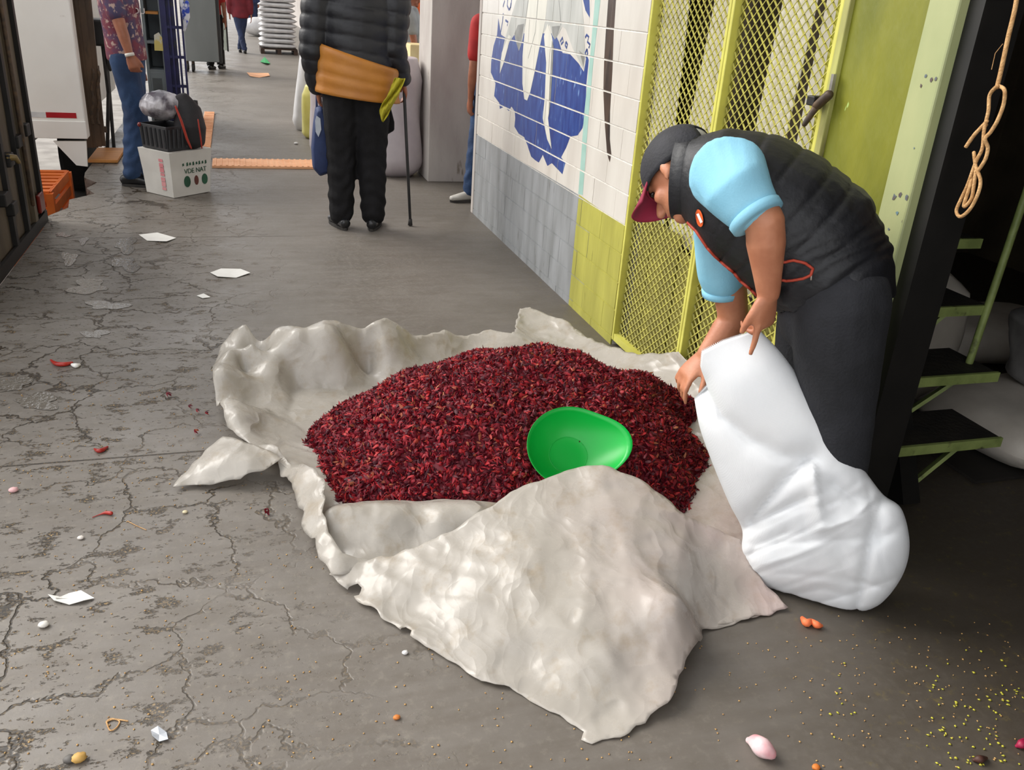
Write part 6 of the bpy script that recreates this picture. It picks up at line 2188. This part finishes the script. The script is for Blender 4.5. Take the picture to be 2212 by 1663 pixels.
def standing_sack(label, base, ht_, wx, wy, m, lean=(0, 0), seed=0, neck=.55, name='standing_sack'):
    g = np.random.default_rng(seed)
    nz, n_ = 22, 32
    Rg = []
    b = np.array(base, float)
    for i in range(nz + 1):
        t_ = i / nz
        s_ = (1 - (1 - t_ / .12) ** 2 * .35) if t_ < .12 else (1.0 + .06 * math.sin(t_ * 5 + seed)) if t_ < .82 else 1.0 - (t_ - .82) / .18 * (1 - neck)
        c = b + np.array([lean[0] * t_ ** 1.3, lean[1] * t_ ** 1.3, ht_ * t_])
        ring = []
        for j in range(n_):
            q = 2 * math.pi * j / n_
            sx = math.copysign(abs(math.cos(q)) ** .75, math.cos(q)); sy = math.copysign(abs(math.sin(q)) ** .75, math.sin(q))
            w_ = 1 + .025 * math.sin(3 * q + seed + 6 * t_) + .02 * math.sin(7 * q + 11 * t_ + seed)
            ring.append(c + np.array([wx / 2 * s_ * sx * w_, wy / 2 * s_ * sy * w_, 0]))
        Rg.append(ring)
    mb = MB(); mb.rings(Rg)
    o = mb.obj(name, m, None, smooth=True)
    q = o.modifiers.new('b', 'BEVEL'); q.width = .015; q.segments = 2; q.limit_method = 'ANGLE'; q.angle_limit = 1.0
    return tag(o, label, 'sack')


p = G(866, 388)
standing_sack('tall full lilac white sack standing against the concrete pillar', (p[0], p[1] + .26, 0.002), 1.0, .44, .46, M_PSACK, (.0, .02), 2, .8)
p = G(655, 285)
standing_sack('slim tall white sack leaning left of the cane man', (p[0] + .04, p[1] + .2, 0.002), 1.16, .30, .34, M_WSACK, (.20, .05), 4, .95)
p = G(682, 303)
standing_sack('pale yellow sack standing between two white sacks', (p[0], p[1] + .16, 0.002), .55, .26, .28, M_YSACK, (.02, 0), 5, .75)
p = G(742, 330)
standing_sack('white sack standing behind the trouser legs of the cane man', (p[0], p[1] + .25, .002), .95, .52, .36, M_CRSACK, (.0, .03), 7, .8)
p = G(700, 345)
standing_sack('white sack half hidden behind the navy shopping bag', (p[0] + .02, p[1] + .2, .002), .75, .27, .26, M_PSACK, (.02, .03), 8, .8)
# crates behind the tall sack
mb = MB(); q0 = PY(886, 118, 9.6); mb.box((q0[0], 9.6, 0.0), (q0[0] + .36, 10.0, q0[2] + .1))
o = tag(mb.obj('goods_box', mat('cream_box', srgb(232, 214, 160), srgb(214, 190, 140), .7, 6), bevel=0.01), 'cream box of goods beyond the tall lilac sack', 'box')

# white bundle far away
mb = MB(); q0 = PY(560, 40, 30.0); mb.ell((q0[0], 30.0, .28), (.55, .4, .28), None, 20, 10)
tag(mb.obj('white_bundle', M_WSACK, smooth=True), 'rounded white bundle on the floor left of the sack stack', 'bundle')
# ================================================================== STORE ROOM: STAIR, SACKS
M_STAIR = mat('pale_green_stair_paint', srgb(150, 164, 96), srgb(124, 138, 78), 0.5, 14, 0.2, 50, c3=srgb(60, 58, 40), s3=18, lo3=.6, hi3=.72)
M_TREAD = mat('dark_worn_tread', srgb(44, 40, 34), srgb(30, 27, 24), 0.7, 12, .4, 50)
stx = 2.44
st = thing('stair', 'steep green edged metal stair just inside the dark doorway', 'stair', (2.1, 2.2, 0))
steps = [(.248, 2.00), (.453, 2.09), (.653, 2.21), (.858, 2.32), (1.054, 2.42), (1.25, 2.53), (1.45, 2.64)]
for i, (z_, y_) in enumerate(steps):
    mb = MB(); mb.box((1.90, y_ + .012, z_ - .028), (stx, y_ + .24, z_ - .004)); tr_ = mb.obj('tread', M_TREAD, st)
    mb = MB(); mb.box((1.90, y_, z_ - .034), (stx, y_ + .012, z_)); mb.obj('nosing', M_STAIR, tr_)
    zn, yn_ = (steps[i - 1] if i else (0.0, 1.90))
    mb = MB(); mb.bar((2.27, y_ + .02, z_ - .03), (2.17, yn_ + .20, zn + .0), .035, .012); mb.obj('bracket', M_STAIR, st)
mb = MB(); mb.bar((2.13, 2.04, 0), (2.13, 2.95, 1.75), .07, .09); mb.obj('stringer', M_BLACKST, st)
hb0 = np.array([2.40, 2.19, .453]); mb = MB(); mb.tube([hb0, PY(2212, 430, 2.24), PY(2212, 430, 2.24) * 2 - hb0], .013, 10); mb.obj('handrail_post', M_STAIR, st, smooth=True)
M_DIM = woven('dim_white_sack', srgb(214, 206, 194), srgb(190, 182, 170), .05)
for i, (lx_, ly_, lz_, rz_, lab) in enumerate(((3.05, 2.36, .115, .15, 'slack white sack lying right of the lowest stair tread'), (3.55, 3.25, .115, -.2, 'slack white sack lying deeper behind the stair'),)):
    o = bpy.data.objects.new('slack_sack', flat_sack('slack_sack', .95, .6, .22, 20 + i)); COL.objects.link(o)
    o.data.materials.append(M_DIM); o.location = (lx_, ly_, lz_); o.rotation_euler = (0, 0, rz_); tag(o, lab, 'sack', 'slack sacks in the store room')
standing_sack('grey half empty sack slumped at the right edge of the doorway', (3.12, 2.42, .22), .34, .40, .30, mat('grey_sack', srgb(120, 118, 116), srgb(92, 90, 88), .7, 8), (-.06, 0), 3, .35)
standing_sack('pale pointed sack standing behind the second stair tread', (2.78, 2.85, .002), .62, .34, .3, M_DIM, (-.02, 0), 6, .10)
# rope
M_ROPE = mat('sisal_rope', srgb(206, 164, 112), srgb(178, 134, 84), .8, 60, .5, 200)
rp = thing('rope', 'knotted sisal rope hanging with loops in front of the dark doorway', 'rope', PX(2100, 460, WX + .03))
RX = WX + .03


def rope(pts, r_=.0045, name='strand'):
    P_ = [PX(a, b, RX + c) if len(q) == 3 else PX(a, b, RX) for q in pts for a, b, c in [(*q, 0)[:3]]]
    tq = np.linspace(0, len(P_) - 1, (len(P_) - 1) * 7 + 1)
    P2 = np.column_stack([interp(tq, [p[k_] for p in P_]) for k_ in range(3)])
    mb = MB(); mb.tube(list(P2), r_, 8); return mb.obj(name, M_ROPE, rp, smooth=True)


topp = PX(2200, 0, RX)
rope([(2235, -260), (2212, -130), (2196, 0), (2178, 80), (2163, 150), (2154, 188)], .0052, 'hanging_line')
rope([(2154, 186, -.01), (2138, 205), (2135, 240), (2126, 280), (2122, 320), (2108, 350), (2090, 400), (2076, 430), (2066, 455), (2075, 468), (2095, 452), (2112, 420), (2118, 390), (2108, 360), (2104, 330)])
rope([(2158, 186), (2170, 195, -.008), (2168, 225), (2155, 260), (2140, 285), (2128, 300, -.01), (2134, 320), (2128, 345), (2112, 370)])
rope([(2130, 270, .008), (2110, 285), (2095, 305), (2086, 318), (2098, 300), (2115, 280), (2132, 262)])
rope([(2105, 360, .01), (2096, 400), (2082, 445), (2098, 430), (2104, 400), (2108, 370)])
mb = MB(); mb.tube([PX(2166, 95, RX), PX(2150, 115, RX), PX(2142, 150, RX)], .0008, 5); mb.obj('loose_fibre', M_ROPE, rp)
# low dark timber under the stair
mb = MB(); mb.box((2.0, 2.55, 0.0), (2.35, 2.75, .10)); tag(mb.obj('timber_block', M_PAL, bevel=.006), 'dark timber block on the floor under the stair', 'timber')
mb = MB(); mb.box((2.5, 2.1, 0.0), (3.4, 2.9, .012)); tag(mb.obj('floor_mat', mat('dark_mat', srgb(40, 34, 28), srgb(30, 26, 22), .9), bevel=.002), 'dark mat on the store room floor right of the stair', 'mat')


# ================================================================== SMALL THINGS ON THE FLOOR
M_PAPER = mat('white_paper', srgb(240, 238, 232), srgb(228, 226, 220), .5, 6)


def floor_sheet(name, label, cat, px_poly, m, lift=.006, th=.0015):
    P_ = [G(a, b) for a, b in px_poly]
    c = np.mean(P_, 0); V = [(*c[:2], .003 + lift * .2)]; n_ = len(P_)
    for i, p in enumerate(P_):
        V.append((p[0], p[1], .003 + (lift if i % 2 else .001)))
    mb = MB(); mb.add(V, [(0, 1 + i, 1 + (i + 1) % n_) for i in range(n_)])
    o = mb.obj(name, m); q = o.modifiers.new('t', 'SOLIDIFY'); q.thickness = th; q.offset = 1
    return tag(o, label, cat)


floor_sheet('paper_sheet', 'flat white paper sheet on the floor nearest the carton', 'paper', [(300, 508), (340, 505), (381, 515), (360, 524), (318, 521)], M_PAPER)
floor_sheet('paper_sheet', 'flat white paper sheet on the floor above the plastic sheet', 'paper', [(454, 590), (478, 583), (520, 582), (541, 592), (510, 601), (470, 600)], M_PAPER)
floor_sheet('paper_scrap', 'small pale paper scrap on the floor left of the plastic sheet', 'paper', [(425, 640), (440, 636), (455, 643), (438, 646)], M_PAPER, .003)
floor_sheet('cardboard_piece', 'torn tan cardboard piece lying far down the lane', 'cardboard', [(533, 157), (555, 159), (580, 158), (583, 165), (560, 168), (540, 166)], M_STRIP, .01)
floor_sheet('plastic_litter', 'bit of green plastic litter on the floor before the pallet', 'litter', [(562, 134), (572, 128), (584, 138), (574, 142)], mat('green_litter', srgb(30, 150, 80), srgb(24, 120, 64), .5), .05)
# puddles
m = bpy.data.materials.new('puddle_water'); m.use_nodes = True
b = m.node_tree.nodes['Principled BSDF']
b.inputs['Base Color'].default_value = (*srgb(112, 106, 98), 1); b.inputs['Roughness'].default_value = .05; b.inputs['IOR'].default_value = 1.75
nz = m.node_tree.nodes.new('ShaderNodeTexNoise'); nz.inputs['Scale'].default_value = 9; nz.inputs['Detail'].default_value = 3
bp = m.node_tree.nodes.new('ShaderNodeBump'); bp.inputs['Strength'].default_value = .5; bp.inputs['Distance'].default_value = .010
m.node_tree.links.new(nz.outputs['Fac'], bp.inputs['Height']); m.node_tree.links.new(bp.outputs[0], b.inputs['Normal'])
for i, (px_, py_, a, b_, lab) in enumerate([(272, 530, 26, 14, 'small bright puddle below the paper sheet nearest the carton'), (272, 571, 30, 13, 'small bright puddle between the paper sheet and the long puddle'),
                                           (150, 559, 20, 11, 'small puddle near the dark truck'), (190, 620, 44, 14, 'long shining puddle left of the floor middle'), (230, 660, 38, 10, 'dark puddle just below the long shining puddle'),
                                           (180, 521, 10, 7, 'tiny puddle beside the dark truck'), (135, 508, 16, 4, 'thin sliver of water next to the platform edge'), (82, 868, 52, 14, 'dark wet puddle at the left margin'), (30, 830, 30, 16, 'dark puddle cut by the left margin of the view'),
                                           (205, 722, 24, 9, 'small dark puddle above the red chilli')]):
    g = np.random.default_rng(40 + i); n_ = 26
    ph = g.uniform(0, 6.28, 3)
    V = []
    for q in np.linspace(0, 2 * math.pi, n_, endpoint=False):
        r_ = 1 + .28 * math.sin(2 * q + ph[0]) + .22 * math.sin(3 * q + ph[1]) + .15 * math.sin(5 * q + ph[2])
        p = G(px_ + a * r_ * math.cos(q), py_ + b_ * r_ * math.sin(q)); V.append((p[0], p[1], .0015))
    mb = MB(); mb.prism(V, (0, 0, .0012)); tag(mb.obj('puddle', m), lab, 'puddle', 'puddles on the floor')


def curl(name, label, cat, pts, rad, m, extra=None, flat=1.0):
    P_ = [G(a, b, rad[i] if not np.isscalar(rad) else rad) for i, (a, b) in enumerate(pts)]
    tq = np.linspace(0, len(P_) - 1, (len(P_) - 1) * 6 + 1)
    P2 = np.column_stack([interp(tq, [p[k_] for p in P_]) for k_ in range(3)])
    rr = np.maximum(interp(tq, rad), .0008) if not np.isscalar(rad) else rad
    P2[:, 2] = np.maximum(P2[:, 2], (rr if np.isscalar(rr) else rr) + .001)
    mb = MB(); mb.tube(list(P2), rr if np.isscalar(rr) else list(rr), 10)
    return tag(mb.obj(name, m, None, smooth=True), label, cat)


M_CHILI = mat('dried_chilli', srgb(178, 44, 30), srgb(140, 30, 24), .35, 14)
M_PALEP = mat('pale_shell', srgb(228, 206, 206), srgb(214, 150, 156), .35, 20, c3=srgb(170, 40, 44), s3=24, lo3=.6, hi3=.68)
curl('dried_chilli', 'red dried chilli on the wet floor at the left', 'chilli', [(110, 778), (122, 786), (140, 787), (155, 784)], [.004, .009, .009, .006], M_CHILI)
curl('white_scrap', 'pale scrap beside the red chilli at the left', 'scrap', [(156, 788), (164, 790), (172, 788)], [.006, .010, .005], M_PAPER)
curl('dried_chilli', 'orange red chilli piece lying by the straight floor joint', 'chilli', [(204, 970), (212, 974), (222, 972), (232, 966)], [.003, .007, .007, .004], M_CHILI)
curl('chilli_stem', 'thin red chilli with a stem among the floor cracks', 'chilli', [(200, 1118), (215, 1112), (228, 1108), (240, 1109)], [.0012, .0018, .005, .006], M_CHILI)
curl('orange_peel', 'crumpled orange scrap on the floor below the white sack', 'scrap', [(1733, 1336), (1742, 1346), (1752, 1342), (1764, 1350), (1774, 1352)], [.006, .011, .007, .010, .005], mat('orange_scrap', srgb(236, 124, 74), srgb(220, 100, 54), .6, 20))
curl('shell', 'pinkish white curled shell on the floor at the bottom right', 'shell', [(1618, 1600), (1632, 1604), (1648, 1616), (1664, 1628), (1670, 1634)], [.008, .018, .022, .015, .006], M_PALEP)
curl('crimson_petal', 'crimson petal at the right margin of the floor', 'petal', [(2196, 1612), (2206, 1608), (2212, 1600)], [.004, .010, .006], mat('crimson_petal', srgb(150, 24, 62), None, .5))
curl('brown_husk', 'dark brown husk on the floor near the bottom right corner', 'husk', [(2104, 1642), (2116, 1640), (2130, 1638)], [.004, .009, .004], mat('brown_husk', srgb(74, 40, 28), srgb(50, 28, 20), .6, 30))
curl('twine', 'small loop of tan twine on the floor at the bottom left', 'twine', [(230, 1560), (238, 1578), (252, 1572), (258, 1558), (240, 1553), (230, 1560), (246, 1554), (276, 1558)], .0016, M_ROPE)
curl('fibre', 'short pale fibre lying on a floor crack', 'fibre', [(276, 1126), (295, 1136), (316, 1145)], .0012, M_ROPE)
floor_sheet('plastic_film', 'crumpled white plastic film stuck on the floor at the lower left', 'plastic', [(104, 1286), (122, 1300), (148, 1284), (176, 1282), (204, 1294), (180, 1304), (150, 1308), (118, 1303)], mat('white_film', srgb(232, 230, 224), srgb(206, 204, 198), .35), .008)
floor_sheet('plastic_film', 'silvery plastic film on the floor near the loop of twine', 'plastic', [(326, 1580), (342, 1574), (360, 1584), (364, 1602), (344, 1604), (330, 1594)], mat('silver_film', srgb(196, 200, 206), srgb(160, 164, 170), .2, 20), .006)
for i, (px_, py_, r_, c_, lab) in enumerate([(95, 1353, .011, srgb(226, 222, 214), 'white pebble below the plastic film'), (875, 1412, .007, srgb(220, 218, 216), 'white pebble in front of the plastic sheet'), (172, 1642, .013, srgb(200, 158, 84), 'tan pebble in the bottom left pit'),
                                             (152, 1644, .011, srgb(92, 88, 84), 'grey pebble in the bottom left pit'), (857, 1552, .007, srgb(206, 122, 52), 'orange grain on the floor below the plastic sheet'), (175, 1164, .008, srgb(222, 214, 206), 'white pebble in a floor crack'),
                                             (1762, 1660, .008, srgb(214, 120, 46), 'orange grain at the bottom edge'), (400, 1108, .007, srgb(220, 206, 170), 'cream grain in a small floor pit'), (30, 1062, .012, srgb(224, 176, 176), 'pink pebble near the left margin'),
                                             (772, 312, .02, srgb(230, 228, 224), 'small white scrap on the floor left of the cane man legs')]):
    p = G(px_ if i != 9 else 640, py_ if i != 9 else 312)
    mb = MB(); mb.ell((p[0], p[1], r_ * .62), (r_ * 1.2, r_, r_ * .65), None, 10, 7)
    for k_ in range(len(mb.v)):
        v_ = np.array(mb.v[k_]); mb.v[k_] = tuple(v_ + np.array([1, .7, .2]) * r_ * .12 * math.sin(k_ * 2.3 + i))
    tag(mb.obj('pebble', mat('pebble_%d' % i, c_, None, .6), None, smooth=True), lab, 'pebble')
for i, (px_, py_, lab) in enumerate([(577, 1112, 'single hibiscus calyx on the floor left of the front flap'), (365, 858, 'dark hibiscus calyx on the floor left of the sheet rim'), (428, 893, 'hibiscus crumb among others beside the left sheet rim'), (448, 898, 'hibiscus crumb touching the left rim of the sheet'), (412, 884, 'hibiscus crumb furthest from the sheet rim'), (424, 938, 'hibiscus calyx above the left corner flap')]):
    p = G(px_, py_); o = bpy.data.objects.new('hibiscus_calyx', calm[i % 6]); COL.objects.link(o)
    o.location = (p[0], p[1], .014); o.rotation_euler = (1.2 + i, .5 * i, i * 1.3); s_ = 1.0 if i < 2 else .8; o.scale = (s_, s_, s_)
    tag(o, lab, 'dried flower', 'stray hibiscus calyces on the floor')


def grains(name, label, pts, size, m, cat):
    V = []; F = []; base_ = 0
    O8 = np.array([(1, 0, 0), (-1, 0, 0), (0, 1, 0), (0, -1, 0), (0, 0, .7), (0, 0, -.4)], float)
    T8 = np.array([(0, 2, 4), (2, 1, 4), (1, 3, 4), (3, 0, 4), (2, 0, 5), (1, 2, 5), (3, 1, 5), (0, 3, 5)])
    n_ = len(pts)
    sc_ = rng.uniform(.5, 1.3, (n_, 3)) * size; an = rng.uniform(0, 6.28, n_)
    P_ = O8[None] * sc_[:, None]
    x = P_[..., 0] * np.cos(an)[:, None] - P_[..., 1] * np.sin(an)[:, None]; y = P_[..., 0] * np.sin(an)[:, None] + P_[..., 1] * np.cos(an)[:, None]
    P_ = np.stack([x + pts[:, :1], y + pts[:, 1:2], P_[..., 2] + size * .45], -1).reshape(-1, 3)
    Fc = (T8[None] + (np.arange(n_) * 6)[:, None, None]).reshape(-1, 3)
    return tag(link(name, fast_mesh(name, P_, Fc), m), label, cat, kind='stuff')


def pxs(n_, x0, x1, y0, y1):
    return np.array([G(a, b)[:2] for a, b in zip(rng.uniform(x0, x1, n_), rng.uniform(y0, y1, n_))])


grains('spilled_grain', 'scattered tan grains over the floor', np.concatenate([pxs(260, 0, 700, 1000, 1660), pxs(160, 0, 480, 800, 1050), pxs(220, 600, 2200, 1380, 1660), pxs(90, 1700, 2200, 1330, 1600)]), .0030,
       mat('tan_grain', srgb(200, 164, 104), srgb(170, 128, 76), .6, 60), 'grain')
yp = np.concatenate([pxs(40, 2030, 2180, 1500, 1660), pxs(50, 2000, 2210, 1400, 1660), pxs(10, 1780, 1850, 1400, 1600)])
grains('spilled_yellow_bits', 'scattered yellow green crumbs at the bottom right of the floor', yp, .0042, mat('yellow_crumb', srgb(196, 190, 60), srgb(168, 160, 50), .6, 60), 'crumbs')
